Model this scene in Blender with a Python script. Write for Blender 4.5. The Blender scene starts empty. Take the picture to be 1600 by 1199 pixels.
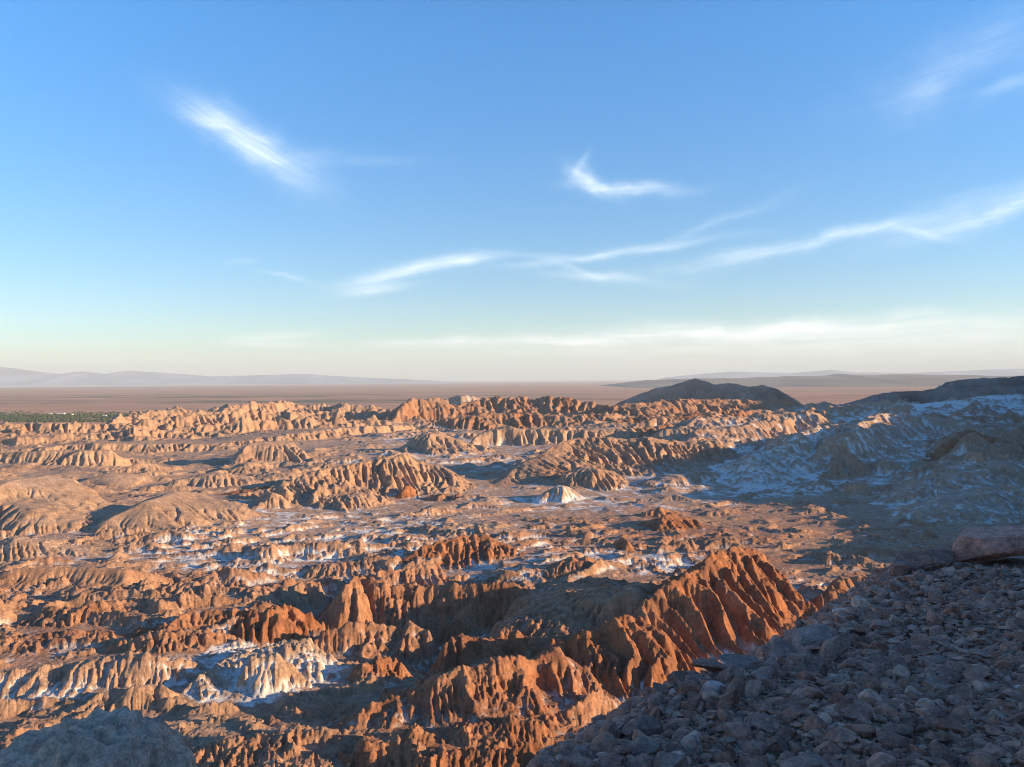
import bpy, math, random
import numpy as np
from mathutils import Vector, Matrix

scene = bpy.context.scene
col = scene.collection
R = math.radians

# ------------------------------------------------------------------ camera
F, V0, TR = 1256.0, 593.0, 0.006          # focal length in photo pixels, horizon row, roll
cam_d = bpy.data.cameras.new('camera')
cam_d.sensor_width = 36.0
cam_d.lens = 36.0 * F / 1600.0
cam_d.clip_start = 0.1
cam_d.clip_end = 400000.0
cam = bpy.data.objects.new('camera', cam_d)
col.objects.link(cam)
cam.matrix_world = Matrix.Rotation(R(90) - math.atan((599.5 - V0) / F), 4, 'X') @ Matrix.Rotation(-math.atan(TR), 4, 'Z')
scene.camera = cam

# ------------------------------------------------------------------ sun, sky, exposure
SUN_AZ, SUN_EL = R(99), R(12)           # clockwise from the view direction, and height
sun_dir = Vector((math.sin(SUN_AZ) * math.cos(SUN_EL), math.cos(SUN_AZ) * math.cos(SUN_EL), math.sin(SUN_EL)))
sd = bpy.data.lights.new('sun', 'SUN')
sd.energy = 5.0
sd.angle = R(0.5)
sd.color = (1.0, 0.725, 0.395)
so = bpy.data.objects.new('sun', sd)
col.objects.link(so)
so.rotation_euler = sun_dir.to_track_quat('Z', 'Y').to_euler()

scene.view_settings.view_transform = 'Standard'
scene.view_settings.look = 'None'
scene.view_settings.exposure = 1.22
scene.view_settings.gamma = 1.0
scene.cycles.use_denoising = True
scene.cycles.denoising_prefilter = 'NONE'
scene.cycles.denoising_input_passes = 'RGB_ALBEDO_NORMAL'
scene.render.filter_size = 1.0
scene.cycles.filter_width = 1.0
scene.cycles.max_bounces = 6
scene.cycles.volume_bounces = 0


class NT:
    """small helper that writes node trees"""
    def __init__(self, tree):
        self.t = tree
        tree.nodes.clear()

    def n(self, kind, **kw):
        nd = self.t.nodes.new(kind)
        for k, v in kw.items():
            setattr(nd, k, v)
        return nd

    def put(self, sock, v):
        if isinstance(v, (int, float)):
            sock.default_value = v
        elif isinstance(v, (tuple, list)):
            sock.default_value = tuple(v) if len(v) == len(sock.default_value) else tuple(v) + (1.0,)
        else:
            self.t.links.new(v, sock)

    def m(self, op, a, b=None, c=None, clamp=False):
        nd = self.n('ShaderNodeMath', operation=op, use_clamp=clamp)
        self.put(nd.inputs[0], a)
        if b is not None:
            self.put(nd.inputs[1], b)
        if c is not None:
            self.put(nd.inputs[2], c)
        return nd.outputs[0]

    def xyz(self, v):
        nd = self.n('ShaderNodeSeparateXYZ')
        self.put(nd.inputs[0], v)
        return nd.outputs

    def vec(self, x, y, z):
        nd = self.n('ShaderNodeCombineXYZ')
        for s, v in zip(nd.inputs, (x, y, z)):
            self.put(s, v)
        return nd.outputs[0]

    def noise(self, v, scale, detail=4.0, rough=0.55, dist=0.0, what=0):
        nd = self.n('ShaderNodeTexNoise')
        self.put(nd.inputs['Vector'], v)
        nd.inputs['Scale'].default_value = scale
        nd.inputs['Detail'].default_value = detail
        nd.inputs['Roughness'].default_value = rough
        nd.inputs['Distortion'].default_value = dist
        return nd.outputs[what]

    def rng(self, v, a, b, c=0.0, d=1.0, smooth=False):
        nd = self.n('ShaderNodeMapRange', clamp=True)
        if smooth:
            nd.interpolation_type = 'SMOOTHSTEP'
        self.put(nd.inputs[0], v)
        for i, q in enumerate((a, b, c, d)):
            self.put(nd.inputs[i + 1], q)
        return nd.outputs[0]

    def mix(self, f, a, b, blend='MIX'):
        nd = self.n('ShaderNodeMix', data_type='RGBA', blend_type=blend)
        self.put(nd.inputs[0], f)
        self.put(nd.inputs[6], a)
        self.put(nd.inputs[7], b)
        return nd.outputs[2]

    def link(self, a, b):
        self.t.links.new(a, b)


def sky_angles(u, v):
    """photo pixel -> azimuth, elevation of the sky"""
    x, z = (u - 800) / F, -(v + (u - 800) * TR - V0) / F
    return math.atan2(x, 1), math.atan2(z, math.hypot(x, 1))


def build_world():
    w = bpy.data.worlds.new('World')
    scene.world = w
    w.use_nodes = True
    N = NT(w.node_tree)
    out = N.n('ShaderNodeOutputWorld')
    bg = N.n('ShaderNodeBackground')
    sky = N.n('ShaderNodeTexSky', sky_type='NISHITA')
    sky.sun_disc = False
    sky.sun_elevation = SUN_EL
    sky.sun_rotation = SUN_AZ
    sky.altitude = 2500
    sky.air_density = 1.15
    sky.dust_density = 0.6
    sky.ozone_density = 2.2
    tc = N.n('ShaderNodeTexCoord')
    d = tc.outputs['Generated']
    x, y, z = N.xyz(d)
    az = N.m('ARCTAN2', x, y)
    el = N.m('ARCSINE', z)
    p = N.vec(az, el, 0.0)
    wob = N.n('ShaderNodeVectorMath', operation='SUBTRACT')
    N.put(wob.inputs[0], N.noise(p, 9.0, 5.0, 0.6, 0.0, 1))
    wob.inputs[1].default_value = (0.5, 0.5, 0.5)
    wx, wy, _ = N.xyz(wob.outputs[0])
    total = None
    # u, v, angle (deg, up to the right), half length, half width (px), strength, warp
    clouds = [
        (372, 208, -24, 75, 20, .70, 30), (440, 248, -33, 70, 24, .42, 34), (335, 190, -12, 50, 10, .28, 20),
        (600, 252, 4, 70, 7, .13, 18), (480, 245, 3, 60, 12, .18, 20),
        (920, 280, -30, 38, 12, .75, 40), (985, 292, -4, 75, 9, .75, 26), (905, 262, 60, 22, 8, .35, 26),
        (620, 428, 13, 75, 9, .95, 16), (585, 453, 8, 45, 7, .85, 12), (728, 406, 6, 48, 8, 1.0, 14), (830, 398, -4, 90, 5, .16, 14),
        (960, 396, 6, 150, 6, .62, 18), (1110, 355, 18, 110, 7, .20, 26), (950, 436, -6, 85, 7, .50, 20), (905, 424, -22, 45, 5, .40, 18),
        (1200, 393, 8, 150, 10, .50, 24), (1380, 355, 12, 170, 10, .42, 30), (1560, 328, 14, 120, 13, .70, 34), (1440, 365, -20, 40, 6, .35, 20),
        (1520, 100, 14, 120, 38, .20, 70), (1450, 130, 20, 60, 22, .14, 50), (1600, 130, 20, 40, 10, .25, 30), (1520, 300, 8, 60, 8, .18, 20),
        (425, 524, 2, 60, 6, .85, 10), (425, 537, -2, 60, 5, .9, 10), (640, 537, 3, 60, 7, .6, 12), (380, 409, 0, 22, 4, .25, 10), (450, 434, -12, 34, 4, .32, 12),
        (100, 535, -2, 130, 6, .22, 14), (60, 560, -1, 260, 6, .22, 12),
        (1050, 524, 2, 330, 12, 1.0, 22), (1400, 520, -1, 360, 18, 1.1, 26), (1200, 548, 0, 480, 11, .9, 18), (800, 533, 0, 180, 7, .7, 14), (1480, 562, 1, 300, 10, .8, 14),
        (1250, 505, 4, 120, 7, .30, 22), (780, 565, 0, 400, 8, .18, 10),
    ]
    streak_cache = {}
    fib = {}
    for an in (-28, 9, 0):
        ca, sa = math.cos(R(an)), math.sin(R(an))
        fx = N.m('ADD', N.m('MULTIPLY', az, ca), N.m('MULTIPLY', el, sa))
        fy = N.m('SUBTRACT', N.m('MULTIPLY', el, ca), N.m('MULTIPLY', az, sa))
        t1 = N.noise(N.vec(N.m('MULTIPLY', fx, 9.0), N.m('MULTIPLY', fy, 130.0), an * 1.0), 1.0, 7.0, 0.66, 0.8)
        fib[an] = N.rng(t1, .28, .70, .45, 1.15)
    for (u, v, ang, L, W, st, wp) in clouds:
        a0, e0 = sky_angles(u, v)
        ca, sa = math.cos(R(ang)), math.sin(R(ang))
        px = N.m('ADD', N.m('SUBTRACT', az, a0), N.m('MULTIPLY', wx, wp * 2.9 / F))
        py = N.m('ADD', N.m('SUBTRACT', el, e0), N.m('MULTIPLY', wy, wp * 1.6 / F))
        qx = N.m('ADD', N.m('MULTIPLY', px, ca * F / L), N.m('MULTIPLY', py, sa * F / L))
        qy = N.m('SUBTRACT', N.m('MULTIPLY', py, ca * F / W), N.m('MULTIPLY', px, sa * F / W))
        r2 = N.m('ADD', N.m('MULTIPLY', qx, qx), N.m('MULTIPLY', qy, qy))
        g = N.m('MULTIPLY', N.m('MULTIPLY', N.m('EXPONENT', N.m('MULTIPLY', r2, -1.0)), st * .68), fib[-28 if ang < -15 else (9 if ang > 3 else 0)])
        total = g if total is None else N.m('ADD', total, g)
    # fine wisps that break the clouds up
    wis2 = N.noise(N.vec(N.m('MULTIPLY', az, 16.0), N.m('MULTIPLY', el, 40.0), 7.0), 1.0, 6.0, 0.6, 0.6)
    mod = N.rng(wis2, .25, .7, .55, 1.2)
    mask = N.m('MULTIPLY', total, mod, clamp=True)
    # sky colour: the Nishita sky, a little richer in blue as the camera saw it
    hs = N.n('ShaderNodeHueSaturation')
    N.put(hs.inputs['Saturation'], N.rng(el, 0.0, 0.25, 1.28, 1.31))
    hs.inputs['Hue'].default_value = 0.503
    N.put(hs.inputs['Value'], N.rng(el, 0.0, 0.40, 0.66, 1.27))
    N.link(sky.outputs[0], hs.inputs['Color'])
    base = hs.outputs[0]
    cloud_col = N.mix(N.rng(el, 0.0, 0.16), (4.9, 5.0, 4.7, 1), (5.0, 5.5, 5.9, 1))
    c = N.mix(mask, base, cloud_col)
    N.link(c, bg.inputs['Color'])
    bg.inputs['Strength'].default_value = 0.108
    N.link(bg.outputs[0], out.inputs['Surface'])


build_world()


# ------------------------------------------------------------------ helpers: objects
def mesh_obj(name, verts, faces, mat=None, smooth=True, colour=None, parent=None):
    """verts (n,3) array, faces (m,3|4) array -> one linked mesh object"""
    verts = np.asarray(verts, np.float32)
    faces = np.asarray(faces, np.int32)
    me = bpy.data.meshes.new(name)
    k = faces.shape[1]
    me.vertices.add(len(verts))
    me.vertices.foreach_set('co', verts.ravel())
    me.loops.add(faces.size)
    me.loops.foreach_set('vertex_index', faces.ravel())
    me.polygons.add(len(faces))
    me.polygons.foreach_set('loop_start', np.arange(0, faces.size, k, dtype=np.int32))
    me.polygons.foreach_set('loop_total', np.full(len(faces), k, np.int32))
    if smooth:
        me.polygons.foreach_set('use_smooth', np.ones(len(faces), bool))
    if colour is not None:
        at = me.attributes.new('albedo', 'FLOAT_COLOR', 'POINT')
        c4 = np.ones((len(verts), 4), np.float32)
        c4[:, :3] = colour
        at.data.foreach_set('color', c4.ravel())
    me.update(calc_edges=True)
    if mat:
        me.materials.append(mat)
    o = bpy.data.objects.new(name, me)
    col.objects.link(o)
    if parent:
        o.parent = parent
    return o


def tag(o, label=None, category=None, group=None, kind=None):
    for k, v in (('label', label), ('category', category), ('group', group), ('kind', kind)):
        if v:
            o[k] = v
    return o


def grid_faces(nr, nc):
    i = np.arange(nr * nc).reshape(nr, nc)
    return np.stack([i[:-1, :-1], i[:-1, 1:], i[1:, 1:], i[1:, :-1]], -1).reshape(-1, 4)


# ------------------------------------------------------------------ helpers: noise
rs = np.random.RandomState(11)
_A = rs.rand(8, 256, 256).astype(np.float32) * 2 * np.pi
GX, GY = np.cos(_A), np.sin(_A)
CX, CY = rs.rand(256, 256).astype(np.float32), rs.rand(256, 256).astype(np.float32)


def perlin(x, y, seed=0):
    x = np.asarray(x, np.float32)
    y = np.asarray(y, np.float32)
    xf, yf = np.floor(x), np.floor(y)
    ix, iy = xf.astype(np.int32), yf.astype(np.int32)
    fx, fy = x - xf, y - yf
    gx, gy = GX[seed % 8], GY[seed % 8]
    o = (seed * 37) & 255
    x0, x1 = (ix + o) & 255, (ix + 1 + o) & 255
    y0, y1 = iy & 255, (iy + 1) & 255
    u = fx * fx * fx * (fx * (fx * 6 - 15) + 10)
    v = fy * fy * fy * (fy * (fy * 6 - 15) + 10)
    a = gx[x0, y0] * fx + gy[x0, y0] * fy
    b = gx[x1, y0] * (fx - 1) + gy[x1, y0] * fy
    c = gx[x0, y1] * fx + gy[x0, y1] * (fy - 1)
    d = gx[x1, y1] * (fx - 1) + gy[x1, y1] * (fy - 1)
    a = a + (b - a) * u
    c = c + (d - c) * u
    return (a + (c - a) * v) * 1.45


def sm(x, a, b):
    t = np.clip((x - a) / (b - a), 0, 1)
    return t * t * (3 - 2 * t)


def fbm(x, y, lam, octs, seed, spacing=None, gain=0.5):
    out, amp = 0.0, 1.0
    for k in range(octs):
        f = 1.0 / lam
        n = perlin(x * f, y * f, seed + k)
        if spacing is not None:
            n = n * sm(lam / spacing, 1.6, 4.0)
        out = out + n * amp
        amp *= gain
        lam *= 0.5
    return out


def ridged(x, y, lam, octs, seed, spacing=None, gain=0.5):
    out, amp, w = 0.0, 1.0, 1.0
    for k in range(octs):
        n = 1 - np.abs(perlin(x / lam, y / lam, seed + k)) * 1.6
        n = np.clip(n, 0, 1) ** 1.5
        if spacing is not None:
            n = n * sm(lam / spacing, 1.6, 4.0)
        out = out + n * amp * w
        w = np.clip(n * 1.4, 0, 1)
        amp *= gain
        lam *= 0.5
    return out


def tri(p):
    """triangle wave, 1 at whole numbers, -1 between"""
    q = np.abs(p - np.round(p)) * 2
    return 1 - 2 * q


def gully(x, y, dx, dy, lam):
    """stripes of width lam that run along (dx, dy): 1 on the ribs, -1 in the gullies"""
    px, py = x / lam, y / lam
    cx, cy = np.floor(px), np.floor(py)
    sc = np.zeros_like(px)
    ss = np.zeros_like(px)
    for j in (-1, 0, 1):
        for i in (-1, 0, 1):
            ix, iy = (cx + i).astype(np.int32), (cy + j).astype(np.int32)
            ox = px - (cx + i + CX[ix & 255, iy & 255])
            oy = py - (cy + j + CY[ix & 255, iy & 255])
            w = np.clip(1 - (ox * ox + oy * oy) / 1.9, 0, 1) ** 3
            ph = (ox * -dy + oy * dx) * (2 * np.pi)
            sc += w * np.cos(ph)
            ss += w * np.sin(ph)
    return 1 - 2 * np.abs(np.arctan2(ss, sc)) / np.pi


# ------------------------------------------------------------------ the badlands
HF = 75.0                                   # height of the eye above the valley floor


def ray(u, v):
    return (u - 800) / F, -(v + (u - 800) * TR - V0) / F


def dfloor(u, vb, h=HF):
    return h / -ray(u, vb)[1]


RAIN = (3, 8)
KE = (.08, .09)


class Sheet:
    """a sheet of ground laid out in s = x / y and log y"""
    def __init__(self, s0, s1, ns, y0, y1, ny):
        self.s = np.linspace(s0, s1, ns, dtype=np.float32)
        self.t = np.linspace(math.log(y0), math.log(y1), ny).astype(np.float32)
        self.S = np.broadcast_to(self.s[None, :], (ny, ns))
        self.Y = np.ascontiguousarray(np.broadcast_to(np.exp(self.t)[:, None], (ny, ns)))
        self.X = self.S * self.Y
        self.sp = self.Y * max(self.s[1] - self.s[0], self.t[1] - self.t[0])
        self.shape = (ny, ns)

    def grad(self, H):
        gt, gs = np.gradient(H, self.t, self.s)
        hx = gs / self.Y
        hy = gt / self.Y - self.S * hx
        return hx, hy

    def box(self, x0, x1, y0, y1):
        j0, j1 = np.searchsorted(self.t, [math.log(max(y0, 1)), math.log(max(y1, 2))])
        ss = [x0 / max(y0, 1), x0 / y1, x1 / max(y0, 1), x1 / y1]
        i0, i1 = np.searchsorted(self.s, [min(ss), max(ss)])
        return slice(max(j0 - 1, 0), j1 + 1), slice(max(i0 - 1, 0), i1 + 1)

    def verts(self, H):
        return np.stack([self.X, self.Y, H], -1).reshape(-1, 3)


def rain(sh, H, mask, batches, n, steps, seed, kero=.30, cap=3.0, talus=1.1):
    """rain drops that run downhill, cut gullies and leave their load on the flats"""
    rg_ = np.random.RandomState(seed)
    ny, ns = sh.shape
    ds, dt = float(sh.s[1] - sh.s[0]), float(sh.t[1] - sh.t[0])
    c = math.sqrt(ds * dt)
    Hr = H.astype(np.float32).ravel().copy()
    cell = (sh.Y * c).astype(np.float32).ravel()
    mk = mask.astype(np.float32).ravel()
    srow = sh.s
    ax, ay = c / ds, c / dt                      # one step in cells along s and t
    for b in range(batches):
        px = rg_.uniform(2, ns - 3, n).astype(np.float32)
        py = rg_.uniform(2, ny - 3, n).astype(np.float32)
        dx = np.zeros(n, np.float32)
        dy = np.zeros(n, np.float32)
        sp = np.ones(n, np.float32)
        wa = np.ones(n, np.float32)
        se = np.zeros(n, np.float32)
        for k in range(steps):
            ix = px.astype(np.int32)
            iy = py.astype(np.int32)
            fx, fy = px - ix, py - iy
            i0 = iy * ns + ix
            h00, h10, h01, h11 = Hr[i0], Hr[i0 + 1], Hr[i0 + ns], Hr[i0 + ns + 1]
            ce = cell[i0]
            gs = ((h10 - h00) * (1 - fy) + (h11 - h01) * fy) * ax / ce
            gt = ((h01 - h00) * (1 - fx) + (h11 - h10) * fx) * ay / ce
            s_ = srow[ix]
            gy = gt - s_ * gs
            dx = dx * .12 - gs * .88
            dy = dy * .12 - gy * .88
            L = np.sqrt(dx * dx + dy * dy) + 1e-6
            dx /= L
            dy /= L
            hold = (h00 * (1 - fx) + h10 * fx) * (1 - fy) + (h01 * (1 - fx) + h11 * fx) * fy
            qx = np.clip(px + (dx - s_ * dy) * ax, 1, ns - 3)
            qy = np.clip(py + dy * ay, 1, ny - 3)
            jx, jy = qx.astype(np.int32), qy.astype(np.int32)
            ex, ey = qx - jx, qy - jy
            j0 = jy * ns + jx
            hnew = (Hr[j0] * (1 - ex) + Hr[j0 + 1] * ex) * (1 - ey) + (Hr[j0 + ns] * (1 - ex) + Hr[j0 + ns + 1] * ex) * ey
            dh = (hnew - hold) / ce
            cp = np.maximum(-dh, .01) * sp * wa * cap
            dep = (se > cp) | (dh > 0)
            amt = np.where(dep, np.where(dh > 0, np.minimum(dh, se) * .5, (se - cp) * .10), -np.minimum((cp - se) * kero, np.maximum(-dh, 0)) * mk[i0] * np.clip((-dh - .05) * 6, 0, 1))
            se = se - amt
            am = amt * ce
            idx = np.concatenate([i0, i0 + 1, i0 + ns, i0 + ns + 1])
            ww = np.concatenate([am * (1 - fx) * (1 - fy), am * fx * (1 - fy), am * (1 - fx) * fy, am * fx * fy])
            D = np.bincount(idx, ww, ns * ny).astype(np.float32)
            Hr += np.clip(D, -.10 * cell, .05 * cell)
            sp = np.sqrt(np.clip(sp * sp - dh * 4, .05, 9))
            wa *= .985
            px, py = qx, qy
        # loose ground slides off what is too steep
        G = Hr.reshape(ny, ns)
        for _ in range(2):
            C = cell.reshape(ny, ns)
            for ax_, st_ in ((0, C / ay), (1, C / ax)):
                d = np.diff(G, axis=ax_)
                lim = (st_[:-1] if ax_ == 0 else st_[:, :-1]) * talus
                mv = (np.clip(d - lim, 0, None) - np.clip(-d - lim, 0, None)) * .22
                if ax_ == 0:
                    G[:-1] += mv
                    G[1:] -= mv
                else:
                    G[:, :-1] += mv
                    G[:, 1:] -= mv
        # silt levels the flats
        gx_, gy_ = sh.grad(G)
        fl = 1 - sm(np.sqrt(gx_ * gx_ + gy_ * gy_), .05, .22)
        for _ in range(1):
            B = G.copy()
            B[1:-1, 1:-1] = (G[1:-1, 1:-1] * 4 + (G[:-2, 1:-1] + G[2:, 1:-1] + G[1:-1, :-2] + G[1:-1, 2:]) * 2 + G[:-2, :-2] + G[:-2, 2:] + G[2:, :-2] + G[2:, 2:]) / 16
            G += (B - G) * fl
        Hr = G.ravel()
    return Hr.reshape(ny, ns)


# anchors painted over the valley floor: u, v(floor), radius_u, radius_v, value
def field(sh, base, anchors):
    U = 800 + sh.S * F
    V = V0 + HF * F / sh.Y - sh.S * F * TR
    num = np.full(sh.shape, base * 0.15, np.float32)
    den = np.full(sh.shape, 0.15, np.float32)
    for (u, v, ru, rv, val) in anchors:
        w = np.exp(-((U - u) / ru) ** 2 - ((V - v) / rv) ** 2)
        num += w * val
        den += w
    return num / den


ROUGH = [  # height in metres of the broken ridgelets
    (250, 640, 300, 14, 30.00), (420, 655, 300, 14, 32.00), (760, 645, 300, 14, 22.00), (600, 668, 250, 10, 9.00), (1000, 650, 160, 16, 15.00),
    (90, 680, 160, 14, 14.00), (330, 725, 130, 20, 6.00), (560, 700, 110, 16, 6.00), (760, 715, 100, 14, 6.00), (700, 740, 60, 10, 4.00),
    (1200, 680, 180, 40, 20.00), (1450, 650, 200, 30, 20.00), (1500, 740, 200, 40, 21.00), (1250, 740, 140, 25, 7.50),
    (950, 775, 170, 20, 3.50), (1120, 770, 120, 16, 4.00), (820, 770, 60, 14, 1.80),
    (1250, 830, 170, 40, 3.24), (1400, 830, 200, 60, 3.24), (1450, 800, 200, 20, 5.00), (1000, 820, 140, 30, 2.85), (900, 870, 140, 30, 3.33),
    (560, 820, 180, 30, 3.17), (380, 840, 150, 30, 3.57), (100, 855, 200, 18, 3.96), (700, 870, 140, 30, 4.36), (500, 890, 180, 25, 4.36), (260, 900, 220, 20, 4.75),
    (120, 940, 240, 30, 5.93), (400, 945, 180, 24, 6.34), (640, 960, 170, 45, 7.13), (560, 1010, 140, 30, 6.34), (250, 990, 220, 24, 5.93),
    (150, 1040, 200, 30, 3.17), (400, 1045, 160, 30, 2.38), (120, 1110, 300, 30, 4.50), (400, 1110, 200, 40, 5.00), (600, 1160, 180, 40, 3.22), (300, 1180, 250, 40, 1.43),
    (900, 950, 90, 50, 1.20), (1250, 920, 70, 40, 1.99), (1150, 1050, 120, 40, 1.58), (150, 780, 200, 40, 5.00),
]
FLOOR = [  # metres added to the valley floor
    (650, 965, 150, 42, -14), (420, 930, 200, 16, -6), (100, 1110, 400, 40, 0), (500, 1170, 250, 40, 2.5), (880, 940, 100, 50, 3), (900, 800, 500, 60, 0),
    (250, 640, 400, 10, 6), (800, 640, 350, 10, 8), (1100, 650, 160, 20, 8), (1250, 700, 160, 40, 4), (1450, 650, 200, 30, 22), (1550, 740, 120, 40, 14), (400, 720, 200, 20, 0), (150, 700, 200, 20, 0),
    (100, 960, 300, 50, 2), (140, 800, 260, 40, 8),
]
SALT = [  # how much salt lies on the ground
    (250, 640, 300, 14, .10), (760, 640, 300, 12, .12), (90, 680, 200, 20, .12), (420, 700, 200, 14, .15), (620, 690, 120, 14, .55), (870, 720, 160, 16, .45), (700, 715, 120, 12, .5),
    (1210, 728, 110, 25, 1.35), (1400, 722, 80, 22, 1.8), (1300, 752, 120, 14, .8), (1490, 652, 170, 14, 1.2), (1250, 700, 250, 30, .5), (1090, 745, 60, 10, .7), (1120, 680, 160, 30, .35),
    (950, 775, 160, 18, .45), (870, 785, 40, 8, .9), (1100, 760, 120, 10, .7), (1300, 850, 200, 50, .22), (1480, 770, 160, 30, .3), (1450, 830, 150, 40, .2),
    (100, 760, 200, 40, .03), (450, 830, 220, 28, .5), (600, 870, 220, 28, .5), (350, 880, 120, 16, .65), (780, 880, 140, 20, .55), (950, 890, 120, 12, .7), (1030, 885, 60, 8, .9),
    (100, 870, 160, 16, .35), (100, 940, 250, 30, .25), (90, 1000, 100, 10, .2), (600, 960, 160, 40, .4), (380, 1030, 90, 30, .95), (430, 1065, 70, 16, .9), (180, 1085, 120, 16, .6),
    (200, 1150, 300, 40, .05), (600, 1160, 200, 40, .12), (900, 950, 100, 40, .35), (1230, 940, 70, 25, .75), (1100, 1060, 80, 25, .75), (990, 1080, 60, 16, .7),
]
RED = [
    (250, 650, 400, 18, .25), (760, 640, 300, 14, .45), (1000, 655, 160, 16, .45), (150, 760, 250, 50, .05), (420, 720, 200, 20, .05), (620, 760, 180, 25, .22), (930, 720, 150, 25, .25),
    (1200, 690, 200, 30, .3), (950, 780, 160, 20, .25), (1050, 820, 140, 25, .6), (1300, 840, 220, 60, .5), (1480, 740, 160, 40, .45), (950, 870, 140, 20, .55), (720, 865, 140, 16, .8), (500, 850, 200, 30, .25), (150, 870, 200, 25, .35),
    (150, 950, 250, 30, .5), (450, 950, 170, 30, .75), (640, 960, 150, 50, .7), (300, 1000, 250, 25, .5), (150, 1060, 200, 25, .45), (200, 1150, 300, 40, .25), (600, 1140, 200, 40, .6), (750, 1170, 150, 40, .75),
    (950, 970, 100, 50, .45), (1150, 930, 120, 60, .8), (1250, 920, 60, 50, .5), (1530, 690, 60, 20, .7), (1500, 770, 150, 40, .15),
]
SMOOTH = [  # 1 keeps gullies and grit, 0 wipes them (wind-blown slopes and flats)
    (120, 770, 220, 40, .3), (160, 890, 150, 12, .25), (920, 940, 110, 45, .6), (300, 730, 120, 14, .5), (760, 745, 90, 14, .25), (950, 780, 180, 18, .35), (120, 1120, 250, 25, .55), (560, 700, 100, 14, .5), (1300, 860, 200, 50, .6),
]

# ridges, walls, mesas: crest points (u, v of crest, v of the floor under the crest),
# width towards the eye, width away, profile power, rib wavelength, rib depth, jag, red, salt
RG = []


def rg(pts, wf, wb, p=1.0, lam=8, rib=.3, jag=.6, red=None, salt=None, name=None, flat=0.0, hz=None):
    RG.append(dict(pts=pts, wf=wf, wb=wb, p=p, lam=lam, rib=rib, jag=jag, red=red, salt=salt, name=name, flat=flat))


# the red fluted ridge in the middle distance
rg([(1000, 946, 1018), (1022, 922, 1008), (1035, 912, 1003), (1047, 908, 998), (1062, 892, 990), (1082, 888, 984), (1100, 868, 975), (1120, 866, 968), (1138, 856, 964), (1152, 864, 958), (1166, 862, 954), (1180, 868, 949), (1196, 886, 943)], 29, 20, 1.0, 9.5, 1.05, 1.5, 1.0, 0, 'ridge')
rg([(880, 1002, 1060), (905, 1000, 1058), (930, 990, 1056), (952, 996, 1053), (968, 970, 1052), (985, 961, 1050), (1006, 968, 1046), (1022, 990, 1040), (1040, 1000, 1030)], 18, 24, 1.0, 8.0, .7, 1.2, 1.0, 0, 'ridge')
rg([(560, 1112, 1152), (605, 1096, 1146), (640, 1080, 1140), (662, 1078, 1135), (700, 1058, 1128), (735, 1040, 1122), (765, 1034, 1117), (812, 1020, 1110), (832, 1030, 1106), (868, 1014, 1100), (890, 1030, 1097), (918, 1060, 1094), (945, 1085, 1092)], 16, 20, 1.0, 11, .7, 1.3, .85, .25, 'ridge')
rg([(1180, 960, 930), (1200, 960, 925), (1225, 960, 915)], 2, 2, 1.0, 4, .4, .6, None, None)
rg([(800, 965, 990), (850, 940, 982), (900, 922, 976), (960, 908, 972), (1010, 908, 982)], 34, 32, 1.3, 14, .3, .6, .6, .15)
# ridgelets near the bottom edge
rg([(560, 1160, 1195), (640, 1140, 1190), (700, 1150, 1185), (760, 1140, 1180), (830, 1145, 1178)], 9, 10, 1, 4, .4, 1.2, .8, 0)
rg([(620, 1185, 1225), (700, 1172, 1220), (780, 1180, 1215), (840, 1165, 1210)], 9, 9, 1, 4, .4, 1.2, .9, 0)
rg([(320, 1150, 1160), (480, 1112, 1135), (560, 1098, 1130), (640, 1098, 1125)], 8, 8, 1.1, 3, .4, .8, .6, 0)
rg([(300, 1178, 1200), (430, 1140, 1175), (520, 1135, 1170)], 8, 6, 1.1, 4, .3, .6, .5, 0)
# pale wall and white mound at the left
rg([(-40, 1058, 1096), (60, 1048, 1092), (110, 1040, 1088), (150, 1034, 1085), (205, 1022, 1078), (250, 1022, 1072), (300, 1032, 1066), (335, 1042, 1058)], 9, 14, .8, 4.5, .35, .9, .35, .55, 'bluff')
rg([(275, 1078, 1098), (312, 1060, 1090), (342, 1046, 1082), (372, 1030, 1076), (410, 1018, 1066), (470, 1008, 1052)], 20, 12, 1.0, 8, .3, .6, .05, .82, 'mound')
rg([(372, 1030, 1090), (420, 1026, 1086), (455, 1040, 1084), (480, 1058, 1080)], 8, 9, 1.0, 3.5, .3, .4, .12, .9)
# strike ridgelets in the left foreground
rg([(170, 942, 968), (215, 936, 966), (235, 945, 962)], 12, 8, .9, 5, .35, .6, .6, 0)
rg([(30, 972, 990), (90, 950, 984), (150, 940, 978), (195, 938, 972)], 9, 8, .9, 5, .35, .6, .6, .1)
rg([(215, 978, 1005), (265, 966, 1002), (300, 955, 996), (345, 950, 990), (400, 958, 984)], 10, 8, .9, 5, .4, .9, .8, 0)
rg([(330, 965, 998), (380, 955, 992), (430, 948, 988), (470, 946, 982), (492, 952, 978)], 11, 8, .9, 5, .4, .8, .85, 0)
rg([(0, 1012, 1028), (60, 1000, 1022), (100, 985, 1016), (180, 985, 1010)], 8, 8, .9, 4, .35, .6, .5, .1)
rg([(180, 1000, 1030), (260, 985, 1022), (300, 985, 1018), (350, 990, 1012)], 9, 9, .9, 4.5, .4, .7, .6, .05)
rg([(-30, 905, 935), (40, 888, 930), (120, 884, 925), (180, 886, 922), (235, 896, 915)], 16, 26, .9, 5, .25, .4, .35, 0, 'dune')
rg([(180, 915, 945), (230, 905, 940), (260, 912, 935)], 14, 12, .9, 6, .25, .5, .4, .1)
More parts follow.
